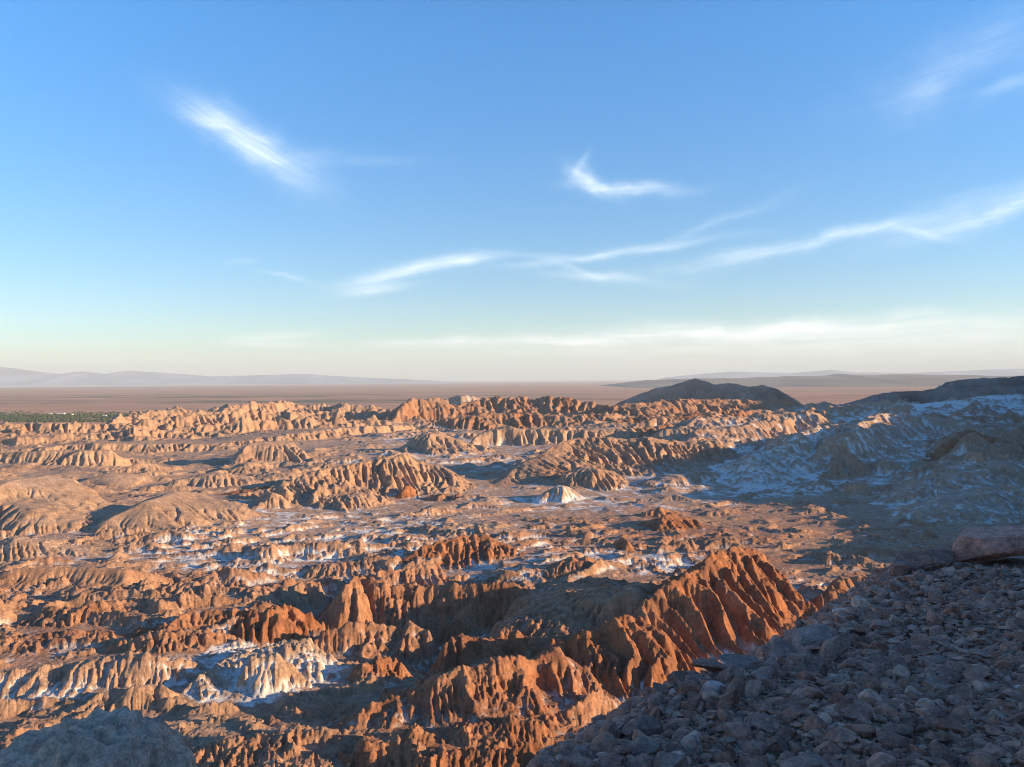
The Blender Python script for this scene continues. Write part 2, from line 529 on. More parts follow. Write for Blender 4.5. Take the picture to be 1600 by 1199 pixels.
# rim of the dark canyon
rg([(230, 925, 945), (275, 914, 940), (340, 915, 938), (430, 917, 936), (505, 916, 934)], 13, 14, .9, 6, .4, .6, .45, .2)
rg([(505, 925, 965), (530, 912, 960), (560, 908, 950), (620, 915, 946), (680, 914, 945), (740, 910, 942), (770, 905, 940), (800, 915, 936)], 17, 18, .9, 7, .5, 1.1, .75, 0, 'bluff')
rg([(520, 980, 1014), (545, 972, 1012), (600, 978, 1008), (650, 974, 1004), (700, 980, 1000)], 16, 14, 1, 7, .5, 1.5, .6, .25)
rg([(700, 1006, 1040), (740, 990, 1036), (765, 1004, 1030), (788, 988, 1026), (800, 1006, 1020)], 12, 12, 1, 5, .5, 1.8, .8, 0)
rg([(560, 1030, 1060), (590, 1022, 1056), (640, 1030, 1050)], 9, 9, 1, 4, .5, 1.2, .7, .1)
# little red range, middle left
rg([(630, 866, 884), (662, 852, 880), (700, 843, 877), (740, 838, 874), (772, 842, 872), (800, 850, 870), (815, 866, 868)], 16, 12, 1, 7, .5, .9, .95, .1, 'ridge')
rg([(560, 905, 915), (600, 893, 912), (650, 885, 908), (700, 886, 904)], 12, 10, 1, 6, .4, .7, .6, .3)
rg([(500, 880, 892), (560, 872, 890), (620, 868, 886)], 12, 10, 1, 6, .35, .5, .5, .3)
rg([(820, 905, 912), (860, 885, 908), (890, 872, 904), (915, 868, 900), (925, 880, 896)], 10, 9, 1, 5, .45, .9, .7, .1)
# soft dunes
rg([(-60, 775, 835), (20, 750, 825), (60, 743, 815), (100, 750, 805), (150, 790, 800)], 60, 55, 1.0, 40, .35, .8, .0, 0, 'dune')
rg([(120, 748, 772), (160, 738, 768), (210, 742, 764), (260, 762, 762)], 46, 44, 1.0, 34, .35, .8, .05, 0, 'dune')
rg([(165, 815, 850), (215, 786, 840), (260, 776, 830), (300, 774, 822), (340, 778, 816), (385, 800, 810)], 36, 34, 1.0, 26, .4, .9, .1, .05, 'dune')
rg([(270, 748, 776), (320, 738, 772), (370, 745, 768), (400, 760, 764)], 30, 25, 1.2, 14, .2, .3, .05, 0)
rg([(-40, 860, 880), (30, 838, 874), (100, 840, 866), (190, 850, 858)], 24, 20, 1.1, 9, .3, .4, .1, .2)
# mesas
rg([(-40, 712, 736), (20, 706, 734), (110, 703, 733), (165, 704, 732), (190, 716, 731)], 16, 60, .7, 6, .35, .25, 0, .06, 'mesa', .25)
rg([(160, 738, 752), (205, 722, 748), (235, 724, 745), (255, 738, 742)], 24, 20, 1, 6, .35, .3, .05, .05)
rg([(398, 700, 728), (412, 692, 726), (440, 688, 723), (462, 690, 722), (478, 704, 721)], 44, 30, .8, 7, .3, .3, .05, 0, 'mesa', .2)
rg([(360, 738, 746), (390, 722, 742), (420, 722, 738)], 24, 20, 1.1, 7, .4, .5, .05, 0)
rg([(400, 752, 764), (440, 738, 760), (470, 740, 757), (490, 755, 755)], 20, 20, 1.1, 7, .35, .5, .1, 0)
rg([(632, 695, 712), (650, 684, 710), (672, 676, 708), (708, 676, 706), (722, 690, 705), (755, 702, 704)], 50, 40, .85, 9, .4, .4, .12, .12, 'mesa', .12)
# the big fluted ridge in the centre
rg([(372, 770, 792), (420, 762, 788), (452, 752, 785), (482, 742, 782), (520, 732, 778), (565, 722, 774), (596, 714, 771), (622, 711, 768), (642, 720, 766), (682, 727, 764), (702, 738, 762), (728, 752, 761), (752, 766, 760)], 34, 30, .95, 8, .55, .9, .25, .05, 'ridge')
rg([(488, 772, 800), (502, 762, 798), (520, 768, 796), (545, 754, 793), (565, 762, 791), (592, 780, 789)], 22, 16, 1.05, 5, .4, .5, .2, .1)
rg([(622, 770, 782), (632, 758, 780), (642, 760, 779), (652, 774, 778)], 7, 6, .7, 3, .3, .2, .8, 0, 'butte')
rg([(668, 776, 784), (685, 771, 783), (700, 775, 782)], 6, 6, .9, 3, .3, .3, .5, 0)
rg([(700, 778, 784), (715, 772, 783), (728, 777, 782)], 6, 6, .9, 3, .3, .3, .5, 0)
rg([(395, 790, 806), (408, 770, 803), (418, 778, 800), (432, 758, 798), (455, 772, 796), (480, 785, 794)], 18, 14, 1.2, 6, .4, .5, .2, .1)
rg([(355, 770, 790), (400, 760, 786), (440, 757, 784)], 14, 20, .8, 5, .45, .6, .9, 0)
# right of the centre
rg([(775, 748, 756), (800, 736, 752), (830, 722, 748), (856, 708, 744), (890, 690, 738), (930, 682, 734), (970, 684, 731), (1005, 681, 729), (1045, 688, 727), (1082, 686, 726), (1105, 700, 725)], 62, 40, 1.0, 10, .42, .4, .3, .02, 'ridge')
rg([(880, 742, 762), (920, 730, 758), (960, 738, 755)], 30, 24, 1.1, 6, .45, .5, .25, 0)
rg([(765, 676, 700), (785, 668, 698), (840, 670, 697), (905, 672, 696), (960, 668, 695), (990, 668, 694)], 26, 60, .7, 9, .45, .3, .12, .25, 'bluff', .2)
rg([(930, 680, 694), (990, 668, 692), (1040, 662, 690), (1075, 665, 688), (1095, 676, 687)], 50, 40, .9, 12, .5, .8, .6, 0)
# the long fluted terrace edge, left
rg([(60, 700, 712), (150, 692, 708), (250, 694, 705), (330, 693, 702), (400, 686, 698), (460, 678, 693), (510, 671, 688), (560, 668, 684), (620, 664, 680)], 16, 140, .6, 7, .4, .25, .12, .05, 'bluff', .5)
rg([(-40, 662, 684), (40, 662, 683), (110, 660, 681), (150, 663, 680)], 22, 120, .6, 14, .5, .5, .15, 0, 'bluff', .5)
# skyline range
rg([(165, 660, 672), (185, 648, 670), (230, 648, 667), (258, 642, 664), (278, 636, 662), (300, 646, 660), (340, 640, 657), (385, 630, 654), (420, 632, 652), (450, 625, 650), (480, 631, 649), (520, 634, 649), (570, 631, 649), (615, 640, 649)], 48, 80, 1.0, 30, .9, 7.0, .12, .08)
rg([(150, 672, 680), (200, 660, 678), (250, 655, 675), (320, 648, 671), (400, 640, 666), (470, 640, 663), (530, 640, 661), (620, 646, 660)], 40, 45, 1.0, 26, .9, 7.5, .18, .05)
rg([(130, 682, 692), (200, 672, 689), (260, 667, 686), (340, 661, 682), (420, 655, 678), (500, 655, 675), (600, 656, 671)], 34, 38, 1.0, 22, .9, 7.0, .16, .06)
rg([(640, 632, 662), (655, 623, 660), (680, 622, 659), (700, 632, 658), (740, 628, 657), (772, 618, 656), (800, 620, 656), (830, 618, 655), (850, 626, 655), (872, 618, 655), (905, 626, 655), (940, 634, 655), (985, 632, 655)], 70, 110, 1.0, 24, .65, 4.0, .5, 0, 'ridge')
rg([(700, 622, 646), (728, 617, 645), (752, 618, 644), (775, 626, 643)], 80, 120, 1.2, 30, .2, .6, .0, .8)
rg([(690, 655, 676), (760, 646, 674), (830, 647, 672), (900, 648, 671), (960, 650, 670)], 42, 90, .8, 11, .55, 1.4, .5, 0, 'bluff', .2)
rg([(950, 634, 660), (1020, 625, 656), (1080, 622, 654), (1150, 624, 652), (1240, 622, 650)], 80, 120, 1.0, 28, .6, 4.0, .5, .1)
rg([(980, 655, 674), (1040, 650, 672), (1110, 645, 668), (1180, 640, 665)], 60, 70, 1.0, 20, .6, 4.0, .6, .1)
# right side in the shade
rg([(1040, 672, 705), (1100, 655, 700), (1160, 648, 694), (1230, 644, 690), (1290, 648, 688)], 70, 90, 1.0, 30, .55, 3.0, .3, .55)
rg([(1060, 692, 716), (1110, 670, 709), (1170, 660, 701), (1240, 652, 695)], 50, 60, 1.0, 24, .55, 2.5, .35, .5)
rg([(1150, 740, 756), (1190, 715, 748), (1230, 690, 740), (1290, 662, 730)], 44, 55, 1.0, 18, .5, 1.2, .12, 1.15)
rg([(1285, 712, 748), (1304, 675, 740), (1326, 655, 730), (1360, 646, 722), (1420, 645, 716), (1470, 655, 712), (1500, 672, 708)], 60, 70, 1.0, 20, .5, 1.4, .2, .75)
rg([(1300, 735, 756), (1316, 695, 745), (1325, 668, 736)], 24, 22, 1.0, 9, .4, .5, .35, .25)
rg([(1400, 720, 738), (1440, 704, 734), (1480, 690, 730)], 30, 26, 1.0, 12, .5, .8, .2, .8)
rg([(1462, 712, 746), (1488, 682, 738), (1512, 671, 732), (1545, 682, 728), (1580, 694, 726), (1640, 700, 724)], 48, 50, 1.0, 16, .6, 1.0, .9, 0)
rg([(1380, 775, 790), (1440, 748, 782), (1480, 735, 776), (1540, 722, 768), (1620, 720, 762)], 40, 45, 1.0, 18, .55, 1.2, .15, .5)
rg([(1430, 800, 815), (1500, 775, 806), (1560, 762, 798), (1640, 755, 792)], 32, 36, 1.0, 16, .5, 1.0, .15, .5)
rg([(1320, 664, 674), (1360, 650, 670), (1430, 645, 666), (1500, 640, 662), (1600, 640, 660)], 70, 80, 1.0, 30, .5, 2.5, .2, .9)
rg([(1330, 650, 662), (1400, 634, 656), (1480, 624, 652), (1560, 618, 648), (1640, 616, 646)], 150, 100, 1.0, 40, .45, 2.0, .1, 1.4)
# floor trimmings
rg([(846, 776, 785), (860, 766, 783), (873, 758, 782), (886, 766, 781), (905, 776, 780)], 14, 12, 1.1, 5, .3, .3, .0, 1.25, 'mound')
rg([(1010, 752, 760), (1045, 742, 757), (1080, 740, 755), (1110, 736, 753), (1140, 742, 751)], 22, 26, 1.1, 9, .4, .6, .35, .5)
rg([(1060, 744, 756), (1080, 738, 755), (1096, 745, 754)], 12, 10, 1.1, 5, .3, .4, .0, 1.0)
rg([(1015, 818, 830), (1040, 804, 826), (1062, 802, 823), (1085, 812, 820)], 14, 12, 1, 6, .45, .7, .9, 0)
rg([(1000, 803, 812), (1030, 793, 808), (1055, 800, 806)], 12, 10, 1, 6, .4, .6, .7, 0)
rg([(966, 852, 868), (975, 839, 866), (984, 850, 864)], 7, 6, 1.1, 4, .35, .4, .8, 0, 'butte')
rg([(925, 862, 870), (945, 858, 868), (960, 864, 867)], 6, 5, 1, 3, .4, .6, .8, .1)
rg([(1290, 925, 965), (1320, 905, 960), (1350, 902, 955), (1380, 915, 950)], 12, 14, 1.1, 6, .35, .5, .7, .1)
rg([(1225, 928, 950), (1270, 915, 945), (1310, 920, 940)], 10, 12, 1.1, 6, .3, .4, .4, .4)


def wall_height(X, Y):
    """the high ground to the right of the picture that keeps the evening sun off the valley"""
    zr = np.interp(Y, [100, 260, 400, 453, 520, 600, 700, 870, 1150, 1400, 1700, 2200, 3000], [-62, -54, -36, -21, 1, 13, 18, 34, 64, 110, 185, 330, 340])  # unseen crest, heights set by where its shadow should end
    return -72 + (zr + 72) * .96


def badlands_height(sh):
    X, Y, S, sp = sh.X, sh.Y, sh.S, sh.sp
    # ground that falls away behind the far ranges
    H0 = np.full(sh.shape, -HF, np.float32) + field(sh, 0, FLOOR)
    H0 += fbm(X, Y, 260, 3, 1) * np.clip(Y / 400, .4, 3) * 1.6
    U_ = 800 + S * F
    lf = sm(U_, 250, 130)
    far = sm(Y, 1500 - 400 * lf, 2300 - 850 * lf)
    H0 = H0 * (1 - far) + (-152) * far
    rough = field(sh, 6, ROUGH)
    smooth = field(sh, 1, SMOOTH)
    red = field(sh, .35, RED)
    salt = field(sh, .2, SALT)
    # broken strike ridges
    c, s = math.cos(R(20)), math.sin(R(20))
    wxx = fbm(X, Y, 60, 3, 20) * 9
    wyy = fbm(X, Y, 60, 3, 25) * 9
    a = (X * c + Y * s) + wxx
    b = (-X * s + Y * c) + wyy
    k = np.clip(Y / 300, .75, 3.6)
    kk = np.exp(np.round(np.log(k) * 2.2) / 2.2)
    # ridgelets grow larger with distance: blend two neighbouring sizes
    lk = np.log2(k)
    lo = np.floor(lk)
    fr = sm(lk - lo, .2, .8)
    r = np.zeros(sh.shape, np.float32)
    hump = np.zeros(sh.shape, np.float32)
    grit = np.zeros(sh.shape, np.float32)
    for q in (-1, 0, 1, 2):
        w = np.where(lo == q, 1 - fr, 0) + np.where(lo + 1 == q, fr, 0)
        if w.max() <= 0:
            continue
        m = 2.0 ** q
        f = b / (19.0 * m) + .75 * fbm(a / (2.0 * m), b / m, 38, 3, 50 + q)
        f = f - np.floor(f)
        hump += w * (fbm(a / (1.7 * m), b / m, 13, 2, 140 + q, None, .45) + .35 * np.abs(fbm(a / (1.5 * m), b / m, 7, 2, 144 + q)))
        grit += w * (np.abs(fbm(a / m, b / m, 5.5, 4, 240 + q, sp / m * .7, .62)) - .25) * m
        saw = np.where(f < .22, sm(f, 0, .22), 1 - (f - .22) / .78)
        brk = np.clip(.55 + 1.1 * fbm(a / (1.6 * m), b / m, 26, 2, 56 + q), 0, 1)
        r += w * (.62 * ridged(a / (2.0 * m), b / m, 19, 5, 30 + q, sp / m * 1.2, .5) + .55 * saw * brk)
    q_ = r - .58
    pk = np.maximum(q_, 0)
    H = H0 + rough * (np.sqrt(pk * pk + .02) * 1.25 - .12 + .30 * np.minimum(q_, 0))
    H += hump * np.clip(1.1 + rough * .34, .8, 5.0) * np.clip(smooth * 1.6, .2, 1)
    H += np.abs(fbm(X, Y, 11, 4, 150, sp)) * np.clip(rough * .11, .1, .9)
    feat = np.zeros(sh.shape, np.float32)
    fid = np.zeros(sh.shape, np.int16)
    fh = H.copy()
    for q, g in enumerate(RG):
        P = []
        for (u, v, vb) in g['pts']:
            d = dfloor(u, vb)
            s_, t_ = ray(u, v)
            P.append((s_ * d, d, t_ * d))
        P = np.array(P)
        wmx = max(g['wf'], g['wb']) * 1.5
        bx = sh.box(P[:, 0].min() - wmx, P[:, 0].max() + wmx, P[:, 1].min() - wmx, P[:, 1].max() + wmx)
        x, y = X[bx], Y[bx]
        if x.size == 0:
            continue
        best = np.full(x.shape, 1e9, np.float32)
        al = np.zeros_like(best)
        zc = np.zeros_like(best)
        sg = np.zeros_like(best)
        acc = 0.0
        nwob = fbm(x, y, 22, 3, 40 + q)
        wl = g['wf'] * 1.9
        wa = g['wf'] * (.14 if g['wf'] == 29 else .30 if g['name'] == 'ridge' else .45) * (.5 + .5 * smooth[bx])
        x = x + (fbm(x, y, wl, 3, 200 + q, None, .5)) * wa
        y = y + (fbm(x, y, wl, 3, 230 + q, None, .5)) * wa
        for i in range(len(P) - 1):
            ax, ay, az_ = P[i]
            dx, dy = P[i + 1, 0] - ax, P[i + 1, 1] - ay
            L = math.hypot(dx, dy)
            t = np.clip(((x - ax) * dx + (y - ay) * dy) / (L * L), 0, 1)
            ex, ey = x - ax - t * dx, y - ay - t * dy
            dd = np.sqrt(ex * ex + ey * ey)
            cr = dx * ey - dy * ex
            up = dd < best
            best = np.where(up, dd, best)
            al = np.where(up, acc + t * L, al)
            zc = np.where(up, az_ + t * (P[i + 1, 2] - az_), zc)
            sg = np.where(up, np.sign(cr), sg)
            acc += L
        lam = g['lam'] * .62
        zc = zc + (perlin(al / (lam * .55), np.full_like(al, q * 3.7), 3) * .6 + perlin(al / (lam * 1.7), np.full_like(al, q * 1.7), 4) * .8 + perlin(al / (lam * 4.5), np.full_like(al, q * 2.9), 2) * .9) * g['jag']
        w = np.where(sg < 0, g['wf'], g['wb']).astype(np.float32)
        tp = np.clip(np.minimum(al, acc - al) / (.3 * acc), 0, 1)
        w = w * (.42 + .58 * tp * (2 - tp))
        slant = np.where(sg < 0, 1.0, -1.0)
        ph = al / lam + 1.1 * perlin(al / (lam * 2.6), best / (lam * 6) + q, 5) + .30 * nwob + slant * .15 * best / lam
        m1 = np.clip(.65 + 1.1 * perlin(al / (lam * 1.9), best / (lam * 5) + q * 2.3, 2), .1, 1.5)
        m2 = np.clip(.65 + 1.1 * perlin(al / (lam * 1.3), best / (lam * 3) + q * 4.3, 1), .1, 1.5)
        rb = tri(ph) * m1
        rb2 = tri(ph * 2.37 + .4 * nwob + q) * m2
        rb3 = tri(ph * 5.1 + .6 * nwob + q * .7) * (1.6 - m1)
        ramp = sm(best, 0, w * .3)
        w = w * (1 + g['rib'] * (1.0 if g['name'] == 'ridge' else .55) * (.50 * rb + .25 * rb2) * ramp + .16 * nwob)
        t = np.clip((best - g['flat'] * w * .3) / w, 0, 1)
        prof = (1 - t) ** g['p']
        if g['p'] > 1.05:
            prof = (1 - t * t) ** 1.5 * (1 - .0 * t)
        foot = H0[bx]
        z = foot + np.maximum(zc - foot, 0) * prof
        hh = H[bx]
        # smooth union
        kq = np.clip((zc - foot) * .06, .15, 1.0)
        m = np.clip(.5 + (z - hh) / (2 * kq), 0, 1)
        new = hh * (1 - m) + z * m + kq * m * (1 - m)
        new = np.where(t < 1, new, hh)
        H[bx] = new
        wgt = np.where(t < 1, m * np.clip(prof * 4, 0, 1), 0)
        if g['red'] is not None:
            red[bx] = red[bx] * (1 - wgt) + g['red'] * wgt
        if g['salt'] is not None:
            salt[bx] = salt[bx] * (1 - wgt) + g['salt'] * wgt
        if g['name'] == 'dune':
            smooth[bx] = smooth[bx] * (1 - wgt) + .13 * wgt
        feat[bx] = np.maximum(feat[bx], wgt)
        if g['name']:
            fid[bx] = np.where((t < .97) & (m > .5), q + 1, fid[bx])
        else:
            fid[bx] = np.where((t < .9) & (m > .6), 0, fid[bx])
    # high ground on the right, beyond the picture's edge
    wall = wall_height(X, Y)
    rise = sm(S, .655, .86)
    H = H * (1 - rise) + (wall + fbm(X, Y, 160, 4, 60) * 14 + fbm(X, Y, 38, 3, 64) * 7) * rise
    # gullies down every slope
    k = np.clip(Y / 320, .7, 3.0)
    # rain cuts the gullies: first on a coarse copy of the sheet, then on the full one
    m_ = np.clip(smooth * 1.15, .06, 1) * (1 - rise) * np.clip(.62 + 1.1 * fbm(X / np.clip(Y / 300, .8, 3), Y / np.clip(Y / 300, .8, 3) + np.log(Y) * 300, 26, 3, 210), .06, 1.3)
    lo_ = Sheet(float(sh.s[0]), float(sh.s[-1]), (sh.shape[1] + 1) // 2, math.exp(float(sh.t[0])), math.exp(float(sh.t[-1])), (sh.shape[0] + 1) // 2)

    def resample(A, ny, ns):
        iy = np.linspace(0, A.shape[0] - 1, ny)
        ix = np.linspace(0, A.shape[1] - 1, ns)
        y0 = np.minimum(iy.astype(int), A.shape[0] - 2)
        x0 = np.minimum(ix.astype(int), A.shape[1] - 2)
        fy, fx = (iy - y0)[:, None].astype(np.float32), (ix - x0)[None, :].astype(np.float32)
        return (A[y0][:, x0] * (1 - fx) + A[y0][:, x0 + 1] * fx) * (1 - fy) + (A[y0 + 1][:, x0] * (1 - fx) + A[y0 + 1][:, x0 + 1] * fx) * fy
    H += fbm(X, Y, 7, 3, 190, sp) * .3 * smooth
    Hl = resample(H, *lo_.shape)
    El = rain(lo_, Hl, resample(m_, *lo_.shape), RAIN[0], 60000, 70, 1, KE[0])
    H = H + resample(El - Hl, *sh.shape)
    H = rain(sh, H, m_, RAIN[1], 150000, 40, 2, KE[1], 2.5, 1.3)
    for lam, amp in ((2.1, .012),):
        hx, hy = sh.grad(H)
        # smooth the slope a little so that the gullies run straight down
        for _ in range(3):
            hx = (hx + np.roll(hx, 2, 0) + np.roll(hx, -2, 0) + np.roll(hx, 2, 1) + np.roll(hx, -2, 1)) * .2
            hy = (hy + np.roll(hy, 2, 0) + np.roll(hy, -2, 0) + np.roll(hy, 2, 1) + np.roll(hy, -2, 1)) * .2
        g = np.sqrt(hx * hx + hy * hy) + 1e-6
        n = gully(X, Y, hx / g, hy / g, lam)
        fade = sm(lam / sp, 2.0, 5.0)
        pat = np.clip(.75 + .8 * fbm(X, Y, 34, 2, 160), .15, 1.35)
        H = H + (n - .2) * amp * lam * sm(g, .10, .6) * smooth * fade * pat
    hx, hy = sh.grad(H)
    g = np.sqrt(hx * hx + hy * hy)
    bite = .22 + .78 * sm(g, .10, .55)
    H += grit * 1.35 * np.clip(smooth * 1.2 - .15, .04, 1) * bite
    H += fbm(X, Y, 3.2, 5, 70, sp * .7, .65) * .40 * np.clip(smooth * 1.2 - .15, .05, 1) * bite
    H += (np.abs(fbm(X, Y, 2.4, 4, 170, sp * .7, .6)) - .2) * .6 * sm(rough, .8, 4) * smooth * bite
    H += (np.clip(fbm(X, Y, 1.3, 3, 180, sp * .7, .6), .05, 1) - .05) * .3 * sm(Y, 330, 180) * np.clip(smooth * 1.3, .1, 1) * bite
    return H, red, salt, feat, fid, smooth, H0


def badlands_colour(sh, H, red, salt, feat, smooth, H0):
    X, Y, sp = sh.X, sh.Y, sh.sp
    hx, hy = sh.grad(H)
    slope = np.sqrt(hx * hx + hy * hy)
    n1 = fbm(X, Y, 40, 4, 80)
    n2 = fbm(X, Y, 9, 4, 84, sp)
    n3 = fbm(X, Y, 3, 3, 88, sp)
    strat = perlin((H + n1 * 1.5 + (X * .25 - Y * .1) * .12) / 2.2, n1 * .5, 5) * .5 + perlin((H + n1 + X * .02) / .8, n1 * .4, 6) * .3
    tan = np.array([.375, .222, .14])
    tan2 = np.array([.42, .27, .185])
    redc = np.array([.335, .13, .06])
    redd = np.array([.19, .085, .052])
    saltc = np.array([.62, .585, .565])
    grey = np.array([.37, .265, .215])

    def lerp(a, b, t):
        return a + (b - a) * t[..., None]
    c = lerp(tan[None, None, :], tan2, np.clip(.5 + n1 * .5 + n2 * .35, 0, 1))
    flat = 1 - sm(slope, .15, .55)
    c = lerp(c, grey, flat * np.clip(.45 + n1 * .4, 0, 1) * .55 * (.4 + .6 * smooth))
    rm = np.clip(red * 1.25 + n1 * .35 * (red > .03) + n2 * .2 * np.clip(red * 3, 0, 1) + strat * .30 * np.clip(red * 4, 0, 1) - .08, 0, 1)
    c = lerp(c, lerp(redc[None, None, :], redd, np.clip(.35 + n2 * .6 + strat * .4, 0, 1)), rm)
    c = c * (1 + .20 * strat + .20 * n3)[..., None]
    low = np.clip(1 - (H - H0 + 1.5) / 7.0, 0, 1)
    Bl = H.copy()
    for k in (1, 2, 3):
        Bl = (Bl + np.roll(Bl, k, 0) + np.roll(Bl, -k, 0) + np.roll(Bl, k, 1) + np.roll(Bl, -k, 1)) / 5
    hol = np.clip((Bl - H) / sp, -.6, .6)
    sf = salt * (.55 + .45 * np.clip(low + .25 * flat, 0, 1)) + n2 * .42 + n1 * .22 + n3 * .2 + hol * .55 - .40
    sf = sm(sf, 0.0, .42) * np.clip(salt * 2.2, 0, 1)
    dust = np.clip(salt * 1.1 - .12, 0, 1) * (.35 + .65 * flat) * np.clip(.75 + n1 * .5 + n2 * .4, 0, 1) * .62
    c = lerp(c, np.array([.46, .40, .37]), np.clip(dust, 0, .75))
    c = lerp(c, saltc * (1 + .1 * n3[..., None]), sf * .85)
    return np.clip(c * 1.06, .02, .8).reshape(-1, 3)


def earth_material(name, bump=.85, scale=1.0, rough=.95):
    m = bpy.data.materials.new(name)
    m.use_nodes = True
    N = NT(m.node_tree)
    out = N.n('ShaderNodeOutputMaterial')
    bs = N.n('ShaderNodeBsdfPrincipled')
    bs.inputs['Roughness'].default_value = rough
    bs.inputs['Specular IOR Level'].default_value = .15
    at = N.n('ShaderNodeAttribute', attribute_name='albedo')
    tc = N.n('ShaderNodeTexCoord')
    p = tc.outputs['Object']
    a = N.noise(p, 1.3 * scale, 7, .72)
    b = N.noise(p, .12 * scale, 4, .6)
    b2 = N.noise(p, .33 * scale, 8, .75)
    f = N.m('MULTIPLY', N.m('MULTIPLY', N.rng(a, .28, .72, .62, 1.36), N.rng(b, .3, .7, .88, 1.12)), N.rng(b2, .3, .7, .74, 1.26))
    c = N.n('ShaderNodeVectorMath', operation='SCALE')
    N.link(at.outputs['Color'], c.inputs[0])
    N.link(f, c.inputs['Scale'])
    N.link(c.outputs[0], bs.inputs['Base Color'])
    bp = N.n('ShaderNodeBump')
    bp.inputs['Strength'].default_value = bump
    bp.inputs['Distance'].default_value = .7 / scale
    N.link(N.noise(p, .9 * scale, 9, .78), bp.inputs['Height'])
    N.link(bp.outputs[0], bs.inputs['Normal'])
    N.link(bs.outputs[0], out.inputs['Surface'])
    return m


earth = earth_material('weathered_earth')
import os
LOW = float(os.environ.get('LOWRES', '1'))
sheet = Sheet(-.70, .72, int(1180 / LOW), 122, 2600, int(1800 / LOW))
H, red, salt, feat, fid, smooth, H0 = badlands_height(sheet)
colr = badlands_colour(sheet, H, red, salt, feat, smooth, H0)
MARKS = {
    (1000, 946): 'tall red fluted ridge right of centre, above the rubble slope',
    (880, 1002): 'smaller red pinnacled ridge between the tall fluted ridge and the jagged red ridge at the bottom',
    (560, 1112): 'jagged red ribbed ridge at the bottom centre',
    (-40, 1058): 'long orange bluff with a pale streaked foot, behind the huge corner boulder',
    (275, 1078): 'white salt streaked mound right of the long orange bluff',
    (505, 925): 'red gullied bluff over the dark canyon, left of the tall fluted ridge',
    (630, 866): 'little red range among pale flats, beyond the dark canyon',
    (-60, 775): 'broad smooth tan dune at the left edge',
    (165, 815): 'smooth tan dune with a crumbling foot, right of the broad dune',
    (-40, 712): 'long low tan mesa at the left edge, behind the dunes',
    (398, 700): 'solitary tan mesa in a shaded basin, left of centre',
    (372, 770): 'big tan fluted ridge in the centre of the valley',
    (775, 748): 'broad tan gullied ridge right of the central fluted ridge',
    (632, 695): 'flat topped tan mesa behind the central fluted ridge',
    (846, 776): 'small white cone shaped mound on the open valley floor',
    (640, 632): 'jagged red range on the skyline, above the centre of the valley',
    (622, 770): 'tiny red butte in front of the central fluted ridge',
}
allf = grid_faces(*sheet.shape)
allv = sheet.verts(H)
qid = fid[:-1, :-1].ravel()
rest = np.ones(len(allf), bool)


def cut(name, faces):
    used, inv = np.unique(faces, return_inverse=True)
    return mesh_obj(name, allv[used], inv.reshape(faces.shape), earth, colour=colr[used])


for q, g in enumerate(RG):
    lab = MARKS.get(tuple(g['pts'][0][:2]))
    if lab is None or not g['name']:
        continue
    sel = qid == q + 1
    if sel.sum() < 200:
        continue
    rest &= ~sel
    tag(cut(g['name'], allf[sel]), lab, g['name'], kind='structure')
terr = cut('badlands', allf[rest])
tag(terr, 'eroded tan and red badlands with white salt crusts filling the valley', 'badlands', kind='structure')

# the same unseen high ground, coarser, shaped to shade the right of the valley
sh2 = Sheet(.718, 2.6, 260, 100, 2600, 260)
X, Y = sh2.X, sh2.Y
h2 = wall_height(X, Y) + fbm(X, Y, 160, 4, 60) * 14 + fbm(X, Y, 38, 3, 64) * 7
h2 = np.where(sh2.S < .86, h2 * sm(sh2.S, .655, .86) + (1 - sm(sh2.S, .655, .86)) * -66, h2)
c2 = np.broadcast_to(np.array([.30, .19, .12]), (h2.size, 3))
tag(mesh_obj('hills', sh2.verts(h2), grid_faces(*sh2.shape), earth, colour=c2), kind='structure')

# ------------------------------------------------------------------ the plain
def plain_material():
    m = bpy.data.materials.new('desert_plain')
    m.use_nodes = True
    N = NT(m.node_tree)
    out = N.n('ShaderNodeOutputMaterial')
    bs = N.n('ShaderNodeBsdfPrincipled')
    bs.inputs['Roughness'].default_value = .95
    bs.inputs['Specular IOR Level'].default_value = .1
    tc = N.n('ShaderNodeTexCoord')
    p = tc.outputs['Object']
    x, y, z = N.xyz(p)
    big = N.noise(N.vec(N.m('MULTIPLY', x, .00012), N.m('MULTIPLY', y, .00035), 0), 1.0, 6, .6)
    fine = N.noise(N.vec(N.m('MULTIPLY', x, .0012), N.m('MULTIPLY', y, .002), 0), 1.0, 6, .65)
    c = N.mix(N.rng(big, .35, .65), (.57, .255, .14, 1), (.60, .32, .19, 1))
    c = N.mix(N.rng(fine, .3, .7), c, (.33, .19, .135, 1))
    # dark scrub along the old watercourses
    band = N.m('MULTIPLY', N.rng(y, 4300, 5600, 0, 1, True), N.rng(y, 8200, 10500, 1, 0, True))
    scr = N.noise(N.vec(N.m('MULTIPLY', x, .0006), N.m('MULTIPLY', y, .0011), 4), 1.0, 8, .68)
    leftish = N.rng(x, -400, 1200, 1, .25)
    c = N.mix(N.m('MULTIPLY', N.m('MULTIPLY', N.rng(scr, .47, .60), band), N.m('MULTIPLY', leftish, .85)), c, (.065, .075, .045, 1))
    # the salt lake far out on the left
    sb = N.m('MULTIPLY', N.rng(y, 22000, 26000, 0, 1, True), N.rng(y, 36000, 40000, 1, 0, True))
    sl = N.m('MULTIPLY', sb, N.rng(N.m('ADD', x, N.m('MULTIPLY', N.noise(p, .00009, 5, .6), 26000)), 10000, -4000, 0, 1, True))
    c = N.mix(N.m('MULTIPLY', sl, .85), c, (.62, .56, .52, 1))
    N.link(c, bs.inputs['Base Color'])
    N.link(bs.outputs[0], out.inputs['Surface'])
    return m


